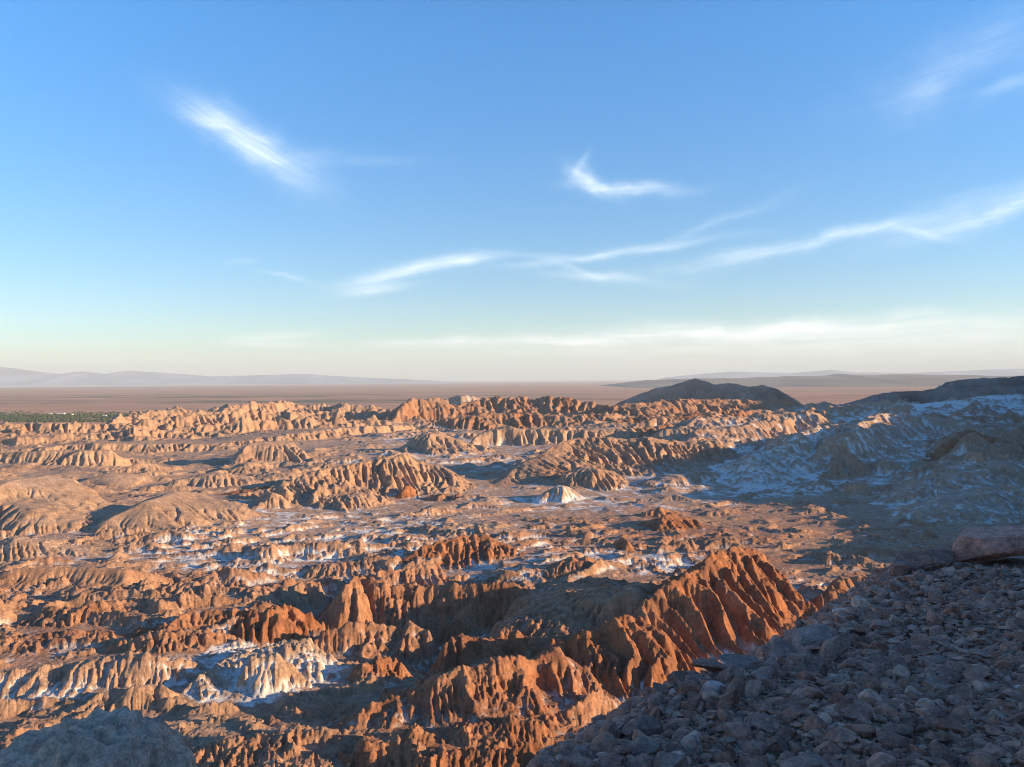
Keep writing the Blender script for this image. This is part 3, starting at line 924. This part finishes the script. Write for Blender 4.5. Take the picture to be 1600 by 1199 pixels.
sp_ = Sheet(-2.6, 2.6, 200, 1500, 88000, 240)
hp = np.full(sp_.shape, -150.0, np.float32) + fbm(sp_.X, sp_.Y, 3000, 3, 90) * 3
hp = np.where(sp_.Y < 2000, hp - 8, hp)
tag(mesh_obj('plain', sp_.verts(hp), grid_faces(*sp_.shape), plain_material()), kind='structure')


def far_range(name, pts, d, depth, base, colour, rough, label, seed, jag=.18):
    if d < 9000:
        jag = .34
    """a range of mountains with the skyline (u, v) at distance d, built with its own depth"""
    us = np.array([p[0] for p in pts], float)
    zs = np.array([ray(p[0], p[1])[1] * d for p in pts])
    n = 420
    u = np.linspace(us[0], us[-1], n)
    zc = np.interp(u, us, zs) + fbm(u / F * d, u * 0 + seed, depth * .25, 4, seed) * depth * (.018 if d < 9000 else .004)
    xs = (u - 800) / F * d
    q = np.linspace(-1, 1, 61)
    XX = np.broadcast_to(xs[None, :], (61, n))
    YY = d + q[:, None] * depth + XX * 0
    amp = np.clip(zc - base, 0, None)[None, :]
    pr = np.clip(1 - np.abs(q), 0, 1)[:, None]
    nn = ridged(XX, YY, depth * (.9 if d > 9000 else .32), 6, seed) - .9
    Z = base - 20 + (amp + 20) * pr ** .9 * (1 + nn * jag * 2.0 * (1 - pr))
    v = np.stack([XX, YY, Z], -1).reshape(-1, 3)
    c = np.array(colour) * np.clip(1 + .5 * fbm(XX, YY, depth * .5, 5, seed + 3) + .25 * (nn + .2), .5, 1.7).reshape(-1, 1)
    o = mesh_obj(name, v, grid_faces(61, n), earth, colour=c)
    return tag(o, label, 'mountains' if 'mount' in name else 'hill', kind='structure')


far_range('mountains', [(-500, 583.1), (-380, 573.7), (-250, 578.8), (-120, 566.3), (-60, 571.2), (0, 573.7), (30, 576.8), (60, 581.2), (95, 584.4), (130, 580.6), (165, 584.4), (205, 579.3), (260, 583.1), (330, 588.4), (400, 586.6), (440, 585.7), (465, 584.2), (500, 586.1), (560, 589.9), (620, 592.2), (680, 595.0), (720, 598.3)], 42000, 4500, -150, (.24, .24, .28), .3, 'faint volcano range far across the salt plain', 3)
far_range('mountains', [(1040, 590), (1100, 584), (1150, 581), (1180, 582), (1240, 583), (1300, 578), (1340, 582), (1420, 583), (1500, 580), (1560, 577), (1620, 577), (1750, 570), (1900, 575)], 42000, 4000, -150, (.24, .24, .28), .3, 'pale distant mountains along the right skyline', 4)
far_range('hills', [(900, 650), (960, 600), (1010, 594), (1090, 592), (1180, 590), (1290, 587), (1312, 584), (1330, 585.5), (1420, 585), (1500, 586), (1560, 588), (1640, 586), (1900, 580)], 16000, 3800, -150, (.20, .145, .11), .3, 'long blue grey tableland beyond the plain', 5, .05)
far_range('hill', [(940, 645), (970, 628), (1000, 616), (1022, 608), (1040, 603), (1064, 599), (1079, 593), (1086, 590.5), (1096, 596), (1118, 601), (1140, 599), (1160, 603), (1190, 602), (1212, 608), (1232, 618), (1250, 630), (1270, 640)], 2250, 260, -150, (.36, .195, .135), .3, 'dark conical hill on the skyline right of centre', 6)
far_range('hill', [(1300, 640), (1340, 624), (1372, 616), (1395, 611), (1410, 613), (1440, 610), (1465, 604), (1490, 607), (1530, 605), (1600, 602), (1700, 590)], 2100, 240, -150, (.22, .15, .12), .3, 'dark low hills at the right edge', 7)
far_range('hill', [(1450, 618), (1478, 598), (1495, 594), (1545, 591), (1600, 588), (1660, 584), (1760, 575)], 2600, 260, -150, (.2, .145, .12), .3, 'dark flat topped hill behind the low hills at the right edge', 8)
# ------------------------------------------------------------------ the rubble slope under the camera
import bmesh


def ico(sub):
    bm = bmesh.new()
    bmesh.ops.create_icosphere(bm, subdivisions=sub, radius=1.0)
    bm.verts.ensure_lookup_table()
    v = np.array([q.co[:] for q in bm.verts], np.float32)
    f = np.array([[q.index for q in p.verts] for p in bm.faces], np.int32)
    bm.free()
    return v, f


ICO = {k: ico(k) for k in (2, 3, 4, 5, 6)}


def noise3(v, lam, seed):
    return (perlin(v[:, 0] / lam, v[:, 1] / lam + seed, seed) + perlin(v[:, 1] / lam, v[:, 2] / lam + seed * 2, seed + 1) + perlin(v[:, 2] / lam, v[:, 0] / lam - seed, seed + 2)) / 2.2


def rock(seed, sub, cuts=9, lo=.45, hi=.85, rough=.06, box=0.0):
    cuts, lo, hi, rough = cuts + 3, lo * .88, hi * .92, rough * .7
    """an angular stone of about unit radius: a ball with planes cut off, then weathered"""
    rr = np.random.RandomState(seed)
    v, f = ICO[sub][0].copy(), ICO[sub][1]
    if box:
        v = np.sign(v) * np.abs(v) ** (1 - box)
        v /= np.abs(v).max()
    for k in range(cuts):
        n = rr.normal(size=3)
        n /= np.linalg.norm(n)
        d = rr.uniform(lo, hi)
        h = v @ n - d
        v = v - np.outer(np.clip(h, 0, None) * .97, n)
    nv = ICO[sub][0]
    v = v + nv * (noise3(nv * 1.0 + seed, .8, seed % 7) * rough * 1.6 + noise3(nv + seed, .3, seed % 5) * rough + noise3(nv, .12, seed % 6) * rough * .5)[:, None]
    v -= (v.max(0) + v.min(0)) / 2
    return v / np.abs(v).max(), f


def zplane(x, y):
    return -1.5 - .13 * y + .02 * x


def on_plane(u, v):
    s_, t_ = ray(u, v)
    y = 1.5 / (-t_ - .13 + .02 * s_)
    return s_ * y, y


BROW = [(700, 1290), (800, 1215), (850, 1180), (905, 1163), (950, 1130), (985, 1122), (1040, 1085), (1062, 1070), (1130, 1048), (1195, 1030), (1232, 1002), (1290, 975), (1332, 945), (1392, 915), (1402, 885), (1470, 858), (1545, 846), (1640, 842), (1800, 842)]
BP = np.array([on_plane(u, v) for u, v in BROW])


def zslope(x, y, rough=True):
    """the rubble slope; beyond its brow it drops steeply into the valley"""
    best = np.full(x.shape, 1e9)
    sg = np.ones(x.shape)
    for i in range(len(BP) - 1):
        a, b = BP[i], BP[i + 1]
        d = b - a
        t = np.clip(((x - a[0]) * d[0] + (y - a[1]) * d[1]) / (d @ d), 0, 1)
        ex, ey = x - a[0] - t * d[0], y - a[1] - t * d[1]
        r = np.hypot(ex, ey)
        cr = d[0] * ey - d[1] * ex
        sg = np.where(r < best, np.sign(cr), sg)
        best = np.minimum(best, r)
    e = best * sg                                  # > 0 beyond the brow
    z = zplane(x, y)
    if rough:
        z = z + fbm(x, y, 3.0, 3, 100) * .10 + fbm(x, y, .5, 4, 103) * .028
    drop = np.where(e > 0, e * .55 + .35 * e * e / (e + 1.5), 0)
    left = sm(x, .3, -1.2) * (.5 + .22 * y)
    return z - np.minimum(drop, 76) - left, e


def rock_material(name, random_colour):
    m = bpy.data.materials.new(name)
    m.use_nodes = True
    N = NT(m.node_tree)
    out = N.n('ShaderNodeOutputMaterial')
    bs = N.n('ShaderNodeBsdfPrincipled')
    bs.inputs['Roughness'].default_value = .9
    bs.inputs['Specular IOR Level'].default_value = .2
    tc = N.n('ShaderNodeTexCoord')
    geo = N.n('ShaderNodeNewGeometry')
    p = geo.outputs['Position']
    if random_colour:
        oi = N.n('ShaderNodeObjectInfo')
        cr = N.n('ShaderNodeValToRGB')
        el_ = cr.color_ramp.elements
        stops = [(0, (0.317, 0.146, 0.104)), (.3, (0.454, 0.219, 0.160)), (.55, (0.549, 0.253, 0.177)), (.75, (0.443, 0.174, 0.108)), (.9, (0.611, 0.314, 0.224)), (1, (0.801, 0.446, 0.324))]
        el_[0].position, el_[0].color = stops[0][0], stops[0][1] + (1,)
        el_[1].position, el_[1].color = stops[-1][0], stops[-1][1] + (1,)
        for q, c_ in stops[1:-1]:
            e_ = el_.new(q)
            e_.color = c_ + (1,)
        N.link(oi.outputs['Random'], cr.inputs[0])
        # a stone painted on its object colour keeps it
        c = N.mix(oi.outputs['Alpha'], oi.outputs['Color'], cr.outputs[0])
    else:
        c = N.n('ShaderNodeAttribute', attribute_name='albedo').outputs['Color']
    a = N.noise(p, 9, 7, .7)
    b = N.noise(p, 40, 5, .65)
    f = N.m('MULTIPLY', N.rng(a, .28, .72, .58, 1.6), N.rng(b, .3, .7, .7, 1.3))
    # rusty stains and embedded pale clasts
    c = N.mix(N.rng(N.noise(p, 3.2, 5, .65), .52, .68, 0, .6), c, (.20, .10, .07, 1))
    vo = N.n('ShaderNodeTexVoronoi', feature='F1')
    N.link(p, vo.inputs['Vector'])
    vo.inputs['Scale'].default_value = 24
    c = N.mix(N.m('MULTIPLY', N.rng(vo.outputs['Distance'], .22, .36, 1, 0), N.rng(N.noise(p, 6, 3), .5, .62, 0, .35)), c, (.40, .36, .33, 1))
    s_ = N.n('ShaderNodeVectorMath', operation='SCALE')
    N.link(c, s_.inputs[0])
    N.link(f, s_.inputs['Scale'])
    N.link(s_.outputs[0], bs.inputs['Base Color'])
    bp = N.n('ShaderNodeBump')
    bp.inputs['Strength'].default_value = .85
    bp.inputs['Distance'].default_value = .05
    N.link(N.m('ADD', N.noise(p, 16, 9, .74), N.m('MULTIPLY', N.rng(vo.outputs['Distance'], .1, .5, 1, 0), .22)), bp.inputs['Height'])
    N.link(bp.outputs[0], bs.inputs['Normal'])
    N.link(bs.outputs[0], out.inputs['Surface'])
    return m


stone = rock_material('weathered_stone', True)
grit = rock_material('grit', False)

# ground of the slope
def shoulder(x, y):
    """how far the hill rises to the right of the slope, out of the picture"""
    q = x - .76 * np.maximum(y, 0) - 1.2
    return 8.5 * sm(q, 0, 15) * sm(x, 150, 80) + fbm(x, y, 20, 4, 120) * 1.2 * sm(q, 1, 8) - 70 * sm(x, 75, 185) * sm(q, 4, 20)


ss = Sheet(-.9, .86, 560, 1.0, 130, 700)
ss.s = np.concatenate([ss.s, np.linspace(.865, 1.2, 60), np.linspace(1.22, 4.0, 120)]).astype(np.float32)
ss.shape = (700, len(ss.s))
ss.S = np.broadcast_to(ss.s[None, :], ss.shape)
ss.Y = np.ascontiguousarray(np.broadcast_to(np.exp(ss.t)[:, None], ss.shape))
ss.X = ss.S * ss.Y
zs, es = zslope(ss.X, ss.Y)
zs = zs + shoulder(ss.X, ss.Y)
cc = np.array([.34, .20, .155]) * (1 + .25 * fbm(ss.X, ss.Y, 1.2, 4, 110))[..., None] * np.ones(3)
tag(mesh_obj('slope', ss.verts(zs), grid_faces(*ss.shape), grit, colour=cc.reshape(-1, 3)), kind='structure')

# the shoulder of the same hill, out of the picture to the right and behind, that shades the slope
gx, gy = np.meshgrid(np.linspace(-40, 190, 160), np.linspace(-90, 75, 130))
zh, _ = zslope(gx, np.maximum(gy, 2.2), False)
zh = np.where(gy < 2.2, zplane(gx, gy), zh)
zh = zh - .6 + shoulder(gx, gy) - 3 * sm(gx, -3, -30)
tag(mesh_obj('hill', np.stack([gx, gy, zh], -1).reshape(-1, 3), grid_faces(130, 160), grit, colour=np.broadcast_to(np.array([.22, .17, .14]), (gx.size, 3))), kind='structure')

# stones: positions first
rnd = np.random.RandomState(5)
cand = []
n_try = 100000
uu = rnd.uniform(790, 1900, n_try)
yy = np.exp(rnd.uniform(math.log(3.9), math.log(26), n_try))
xx = (uu - 800) / F * yy
zz, ee = zslope(xx, yy)
zz = zz + shoulder(xx, yy)
rr_ = np.exp(rnd.normal(math.log(.0175), .74, n_try)).clip(.007, .10)
patch = fbm(xx, yy, 2.2, 3, 130)
keep = (ee < 1.3) & (rnd.rand(n_try) < np.clip(.62 + patch * .5, .12, 1))
xx, yy, zz, rr_ = xx[keep], yy[keep], zz[keep], rr_[keep]
rr_ = rr_ * np.clip(.75 + .05 * yy, .9, 1.6)
order = np.argsort(-rr_)
xx, yy, zz, rr_ = xx[order], yy[order], zz[order], rr_[order]

SPECIAL = []   # filled below: (x, y, radius) of the stones built by hand, kept free


def put_rock(name, label, cat, u, vb, wpx, hpx, seed, depth=1.0, rot=(0, 0, 0), cuts=9, sub=5, colour=None, box=0.0, rough=.05, lo=.5, hi=.85, sink=.2, group=None, y=None):
    if y is None:
        x, y = on_plane(u, vb)
    else:
        x = (u - 800) / F * y
    z, _ = zslope(np.array([x]), np.array([y]))
    z = z + shoulder(np.array([x]), np.array([y]))
    px = y / F
    v, f = rock(seed, sub, cuts, lo, hi, rough, box)
    half = np.array([wpx * px / 2, wpx * px / 2 * depth, hpx * px / 2])
    v = v / np.abs(v).max(0) * half
    Mr = np.array(Matrix.Rotation(R(rot[2]), 3, 'Z') @ Matrix.Rotation(R(rot[1]), 3, 'Y') @ Matrix.Rotation(R(rot[0]), 3, 'X'))
    v = (v @ Mr.T).astype(np.float32)
    lowz, hh = v[:, 2].min(), np.ptp(v[:, 2])
    o = mesh_obj(name, v, f, stone)
    o.location = (x, y, float(z[0]) - lowz - sink * hh)
    if colour:
        o.color = (colour[0] * 1.4, colour[1] * 1.0, colour[2] * .9, 0.0)
    else:
        o.color = (.3, .3, .3, 1.0)
    tag(o, label, cat, group)
    SPECIAL.append((x, y, max(half[0], half[1]) * .85))
    return o


RB = 'rock'
put_rock('slab', 'long pinkish rock slab with a dark gap beneath at the top of the rubble slope', 'rock', 1580, 884, 225, 50, 21, .45, (4, -3, 4), 10, 6, (.46, .29, .23), .45, .03, .6, .92, .02)
put_rock('outcrop', 'cracked dark outcrop left of the long pinkish slab', 'rock', 1440, 890, 84, 52, 22, .9, (0, 8, -20), 14, 6, (.24, .18, .155), 0, .11, .4, .8, .18)
put_rock('outcrop', 'low jagged rock at the tip of the dark outcrop above the valley', 'rock', 1408, 902, 40, 30, 23, .9, (10, 20, 30), 12, 5, (.23, .17, .15), 0, .1, .4, .8, .2)
put_rock('slab', 'big angular slab leaning on the brow with a reddish edge below it', 'rock', 1300, 1034, 72, 34, 24, .8, (-28, -26, 10), 9, 6, (.29, .225, .19), .4, .035, .5, .8, .08)
put_rock('slab', 'flat grey slab tilted left behind the big angular slab', 'rock', 1262, 1008, 74, 24, 25, .8, (6, -14, 0), 8, 6, (.27, .225, .20), .4, .03, .5, .85, .02)
put_rock('boulder', 'blocky bluish boulder at the left end of the tilted slabs', 'rock', 1218, 1030, 50, 34, 26, .8, (0, 10, 20), 9, 5, (.27, .22, .20), .2)
put_rock('boulder', 'rounded boulder right behind the big angular slab', 'rock', 1345, 1004, 40, 30, 27, .9, (0, 0, 40), 9, 5)
put_rock('boulder', 'crumbling conglomerate lump under the big angular slab', 'rock', 1258, 1056, 62, 46, 28, .8, (0, 0, 0), 12, 6, (.25, .20, .17), 0, .12, .4, .8, .25)
put_rock('slab', 'thin standing slab propped upright among the brow stones', 'rock', 1143, 1126, 27, 66, 29, .5, (-6, 36, 14), 6, 6, (.33, .245, .20), .6, .02, .7, .97, .06)
put_rock('stone', 'slender block leaning beside the thin standing slab', 'rock', 1172, 1108, 40, 19, 30, .9, (10, -42, 0), 7, 5, (.29, .235, .20), .4, .03, .5, .9, .1)
put_rock('boulder', 'smooth pale round boulder under the overhanging dark slab', 'rock', 1115, 1100, 40, 30, 31, .9, (0, 0, 0), 4, 5, (.40, .37, .35), 0, .03, .75, .98, .25)
put_rock('slab', 'dark slab roofing a black hollow on the brow', 'rock', 1108, 1072, 66, 20, 32, .7, (0, 8, 0), 8, 6, (.26, .19, .16), .4, .04, .5, .9, -.15)
put_rock('rock', 'low dark block under the left end of the roofing slab', 'rock', 1085, 1088, 40, 22, 33, .9, (0, 0, 15), 9, 5, (.20, .15, .13))
put_rock('rock', 'pale crumbly rock holding up the roofing slab', 'rock', 1142, 1085, 44, 40, 34, .8, (0, 14, 0), 10, 5, (.33, .25, .20), 0, .09)
put_rock('slab', 'layered dark slab stack above the standing slab', 'rock', 1158, 1060, 62, 17, 35, .8, (5, 8, 10), 7, 6, (.235, .19, .17), .45, .05, .5, .9, .0, y=None)
put_rock('boulder', 'rounded boulder right of the layered slab stack', 'rock', 1191, 1078, 34, 31, 36, .95, (0, 0, 30), 9, 5, (.27, .21, .185), 0, .04)
put_rock('block', 'pale squared block near the bottom of the slope', 'rock', 1078, 1176, 36, 34, 37, .95, (4, 4, 24), 6, 6, (.37, .32, .285), .62, .03, .75, .98, .12)
put_rock('rock', 'broad dark rock left of the pale squared block on the brow', 'rock', 1002, 1150, 64, 36, 38, .8, (0, 6, 0), 10, 6, (.215, .165, .145), 0, .06)
put_rock('rock', 'grey wedge below the broad dark brow rock', 'rock', 1000, 1180, 52, 34, 39, .8, (0, -8, 10), 9, 5, (.29, .25, .23))
put_rock('boulder', 'striped eroded boulder standing out midway on the slope', 'rock', 1462, 1098, 62, 44, 40, .85, (0, -10, 0), 13, 6, (.27, .205, .17), 0, .11, .4, .8, .2)
put_rock('stone', 'thin flat flagstone lying above the striped boulder', 'rock', 1455, 1037, 50, 9, 41, .8, (2, 2, 0), 8, 5, (.25, .195, .17), .4, .03, .6, .9, -.1)
put_rock('boulder', 'pinkish egg shaped boulder low on the right of the slope', 'rock', 1472, 1188, 44, 38, 42, .9, (0, 0, 20), 7, 5, (.32, .235, .195), 0, .03, .6, .9, .2)
put_rock('boulder', 'large block cut by the bottom edge of the slope', 'rock', 1256, 1208, 72, 46, 43, .9, (0, 4, 12), 9, 6, (.28, .22, .19), .3, .05)
put_rock('rock', 'dark pointed rock with a hollow beside the large bottom block', 'rock', 1212, 1176, 36, 34, 44, .9, (10, 0, 0), 10, 5, (.20, .15, .13), 0, .07)
put_rock('stone', 'small white stone at the right edge of the slope', 'rock', 1592, 1076, 17, 14, 45, .9, (0, 0, 0), 6, 4, (.5, .47, .46), 0, .03)
put_rock('boulder', 'broad squat boulder cut by the bottom edge left of the large block', 'rock', 1045, 1212, 64, 40, 46, .9, (0, 0, 0), 9, 6, (.27, .215, .185), .2, .05)
put_rock('rock', 'rough grey rock at the lower left foot of the slope', 'rock', 905, 1195, 44, 30, 47, .9, (0, 0, 0), 10, 5, (.25, .205, .18), 0, .06)
put_rock('rock', 'flat stone lying at the lower left end of the brow', 'rock', 945, 1170, 48, 16, 48, .8, (0, 6, 0), 9, 5, (.24, .19, .165), .2, .05)

# the weathered boulder in the lower left corner
v, f = ICO[6][0].copy(), ICO[6][1]
v7 = v * (1 + .16 * noise3(v, .8, 3) - .16 * (np.abs(noise3(v, .42, 4)) - .25) - .07 * (np.abs(noise3(v, .2, 6)) - .25) + .045 * noise3(v, .13, 5) + .018 * noise3(v, .05, 6))[:, None]
pit = np.clip(noise3(v, .085, 2) - .38, 0, 1)
v7 = v7 * (1 - .11 * pit - .06 * np.clip(noise3(v, .04, 1) - .35, 0, 1))[:, None]
v7 = v7 * np.array([1.14, 1.2, 1.5])
cr1 = noise3(v + 3.1, .62, 1)
cr2 = noise3(v - 1.7, .38, 5)
v7 = v7 * (1 - .045 * np.exp(-(cr1 / .045) ** 2) - .03 * np.exp(-(cr2 / .05) ** 2))[:, None]
lay = np.sin((v7[:, 2] + .25 * v7[:, 0] + .08 * noise3(v, .5, 2)) * 21.0)
v7 = v7 * (1 + .012 * np.sign(lay) * np.abs(lay) ** .4)[:, None]
bo = mesh_obj('boulder', v7, f, stone)
bo.location = (-3.62, 6.6, -4.36)
bo.color = (.64, .39, .275, 0)
tag(bo, 'huge pitted grey boulder in the lower left corner', 'rock')

# stones one could count: the 270 that show largest
free = np.ones(len(xx), bool)
for (sx, sy, sr) in SPECIAL:
    free &= np.hypot(xx - sx, yy - sy) > sr * .9 + rr_ * .4
# no two big stones in one place
big, acc_xy = [], []
pxs = rr_ / yy * F
free &= ~((xx / yy > .645) & (pxs > 25))
pxs = np.where(xx / yy > .645, pxs * .2, pxs)
for i in np.argsort(-pxs):
    if not free[i]:
        continue
    if len(big) >= 270:
        break
    ok = True
    for (bx_, by_, br_) in acc_xy:
        if (xx[i] - bx_) ** 2 + (yy[i] - by_) ** 2 < (.8 * (br_ + rr_[i])) ** 2:
            ok = False
            break
    if ok:
        big.append(i)
        acc_xy.append((xx[i], yy[i], rr_[i]))
    free[i] = False
PROTO = []
for k in range(14):
    v, f = rock(200 + k, 4, 8 + k % 5, .42, .85, .05 + .02 * (k % 3), .25 * (k % 2))
    flat_ = (.5, .62, .75, .42)[k % 4]
    v = v * np.array([1, .78 + .1 * (k % 3), flat_])
    PROTO.append((v, f))
protos = []
for k, i in enumerate(big):
    if k < 14:
        o = mesh_obj('stone', PROTO[k][0], PROTO[k][1], stone)
        protos.append(o)
    else:
        o = protos[k % 14].copy()
        col.objects.link(o)
    o.scale = (rr_[i],) * 3
    o.rotation_euler = (rnd.normal(0, .28), rnd.normal(0, .28), rnd.uniform(0, 6.28))
    o.location = (xx[i], yy[i], zz[i] + rr_[i] * .22)
    o.color = (.3, .3, .3, 1.0)
    tag(o, 'grey brown stone lying loose among the rubble of the slope', 'stone', 'loose stones on the rubble slope')
# the countless rest
VV, FF, CC, base_i = [], [], [], 0
SMALL = [rock(300 + k, 3 if k < 6 else 2, 8 + k % 4, .42, .85, .05, .2 * (k % 2)) for k in range(12)]
CHO = np.array([(0.337, 0.159, 0.112), (0.462, 0.229, 0.161), (0.549, 0.260, 0.177), (0.443, 0.180, 0.115), (0.611, 0.314, 0.224), (0.401, 0.201, 0.149), (0.487, 0.246, 0.181)])
for i in np.flatnonzero(free):
    k = rnd.randint(6) if pxs[i] > 7 else 6 + rnd.randint(6)
    v, f = SMALL[k]
    v = v * np.array([1, rnd.uniform(.65, 1), rnd.uniform(.35, .8)]) * rr_[i]
    Mr = np.array(Matrix.Rotation(rnd.uniform(0, 6.28), 3, 'Z') @ Matrix.Rotation(rnd.normal(0, .3), 3, 'X') @ Matrix.Rotation(rnd.normal(0, .3), 3, 'Y'))
    VV.append(v @ Mr.T + np.array([xx[i], yy[i], zz[i] + rr_[i] * .18]))
    FF.append(f + base_i)
    base_i += len(v)
    c_ = CHO[rnd.randint(7)] * rnd.uniform(.85, 1.2)
    CC.append(np.broadcast_to(c_, v.shape))
tag(mesh_obj('rubble', np.concatenate(VV), np.concatenate(FF), grit, colour=np.concatenate(CC)), 'small grey rubble and grit covering the shaded slope', 'rubble', kind='stuff')

# ------------------------------------------------------------------ the oasis below the far cliffs
leaf = bpy.data.materials.new('oasis_leaves')
leaf.use_nodes = True
N = NT(leaf.node_tree)
o_ = N.n('ShaderNodeOutputMaterial')
b_ = N.n('ShaderNodeBsdfPrincipled')
b_.inputs['Roughness'].default_value = .8
N.link(N.n('ShaderNodeAttribute', attribute_name='albedo').outputs['Color'], b_.inputs['Base Color'])
N.link(b_.outputs[0], o_.inputs['Surface'])
VV, FF, CC, base_i = [], [], [], 0
v2, f2 = ICO[2]
rt = np.random.RandomState(9)
for k in range(6500):
    u = rt.uniform(-120, 350)
    vv = rt.uniform(649, 660) if k % 7 else rt.uniform(645, 651)
    d = dfloor(u, vv, 150) * rt.uniform(.97, 1.03)
    x = (u - 800) / F * d
    if perlin(np.array([x / 260]), np.array([d / 200]), 3)[0] < -.2 - .35 * (vv > 650):
        continue
    h = rt.uniform(3, 8)
    w_ = h * rt.uniform(.5, .9)
    n_ = 1 + .35 * noise3(v2 + k, .6, k % 6)
    for c_ in range(2):
        off = np.array([rt.normal(0, w_ * .4), rt.normal(0, w_ * .4), h * rt.uniform(.45, .65)])
        VV.append(v2 * n_[:, None] * np.array([w_ * .6, w_ * .6, h * .45]) + np.array([x, d, -150]) + off)
        FF.append(f2 + base_i)
        base_i += len(v2)
        CC.append(np.broadcast_to(np.array([.045, .058, .022]) * rt.uniform(.6, 1.3), v2.shape))
tag(mesh_obj('forest', np.concatenate(VV), np.concatenate(FF), leaf, colour=np.concatenate(CC)), 'green oasis woodland at the edge of the plain', 'forest', kind='stuff')

lime = bpy.data.materials.new('lime_wash')
lime.use_nodes = True
bsd = lime.node_tree.nodes['Principled BSDF']
bsd.inputs['Base Color'].default_value = (.72, .68, .62, 1)
bsd.inputs['Roughness'].default_value = .9
for (u, v, wd, dp, ht, lab) in ((95, 649, 34, 14, 6, 'long pale house showing white among the oasis trees'), (78, 649.5, 12, 10, 5, 'small white house left of the long pale house in the oasis'), (112, 650, 10, 10, 5, 'small white house right of the long pale house in the oasis'), (163, 652, 14, 10, 5, 'lone pale house near the right end of the oasis')):
    d = dfloor(u, v, 150)
    bm = bmesh.new()
    bmesh.ops.create_cube(bm, size=1.0)
    bmesh.ops.scale(bm, vec=(wd, dp, ht), verts=bm.verts)
    # low parapet roof
    top = [f_ for f_ in bm.faces if f_.normal.z > .9]
    r_ = bmesh.ops.inset_region(bm, faces=top, thickness=.5)
    bmesh.ops.translate(bm, vec=(0, 0, -.6), verts=top[0].verts)
    me = bpy.data.meshes.new('house')
    bm.to_mesh(me)
    bm.free()
    me.materials.append(lime)
    o = bpy.data.objects.new('house', me)
    col.objects.link(o)
    o.location = ((u - 800) / F * d, d, -150 + ht / 2 + 4.0)
    tag(o, lab, 'house')

# ------------------------------------------------------------------ the air
bm = bmesh.new()
bmesh.ops.create_cube(bm, size=1.0)
me = bpy.data.meshes.new('haze')
bm.to_mesh(me)
bm.free()
hz = bpy.data.objects.new('haze', me)
col.objects.link(hz)
hz.scale = (300000, 110000, 1480)
hz.location = (0, 45000, -180 + 740)
hm = bpy.data.materials.new('haze')
hm.use_nodes = True
N = NT(hm.node_tree)
ho = N.n('ShaderNodeOutputMaterial')
pv = N.n('ShaderNodeVolumePrincipled')
pv.inputs['Color'].default_value = (.82, .91, .99, 1)
pv.inputs['Density'].default_value = 2.8e-5
pv.inputs['Anisotropy'].default_value = 0.0
N.link(pv.outputs[0], ho.inputs['Volume'])
me.materials.append(hm)
tag(hz, kind='stuff')
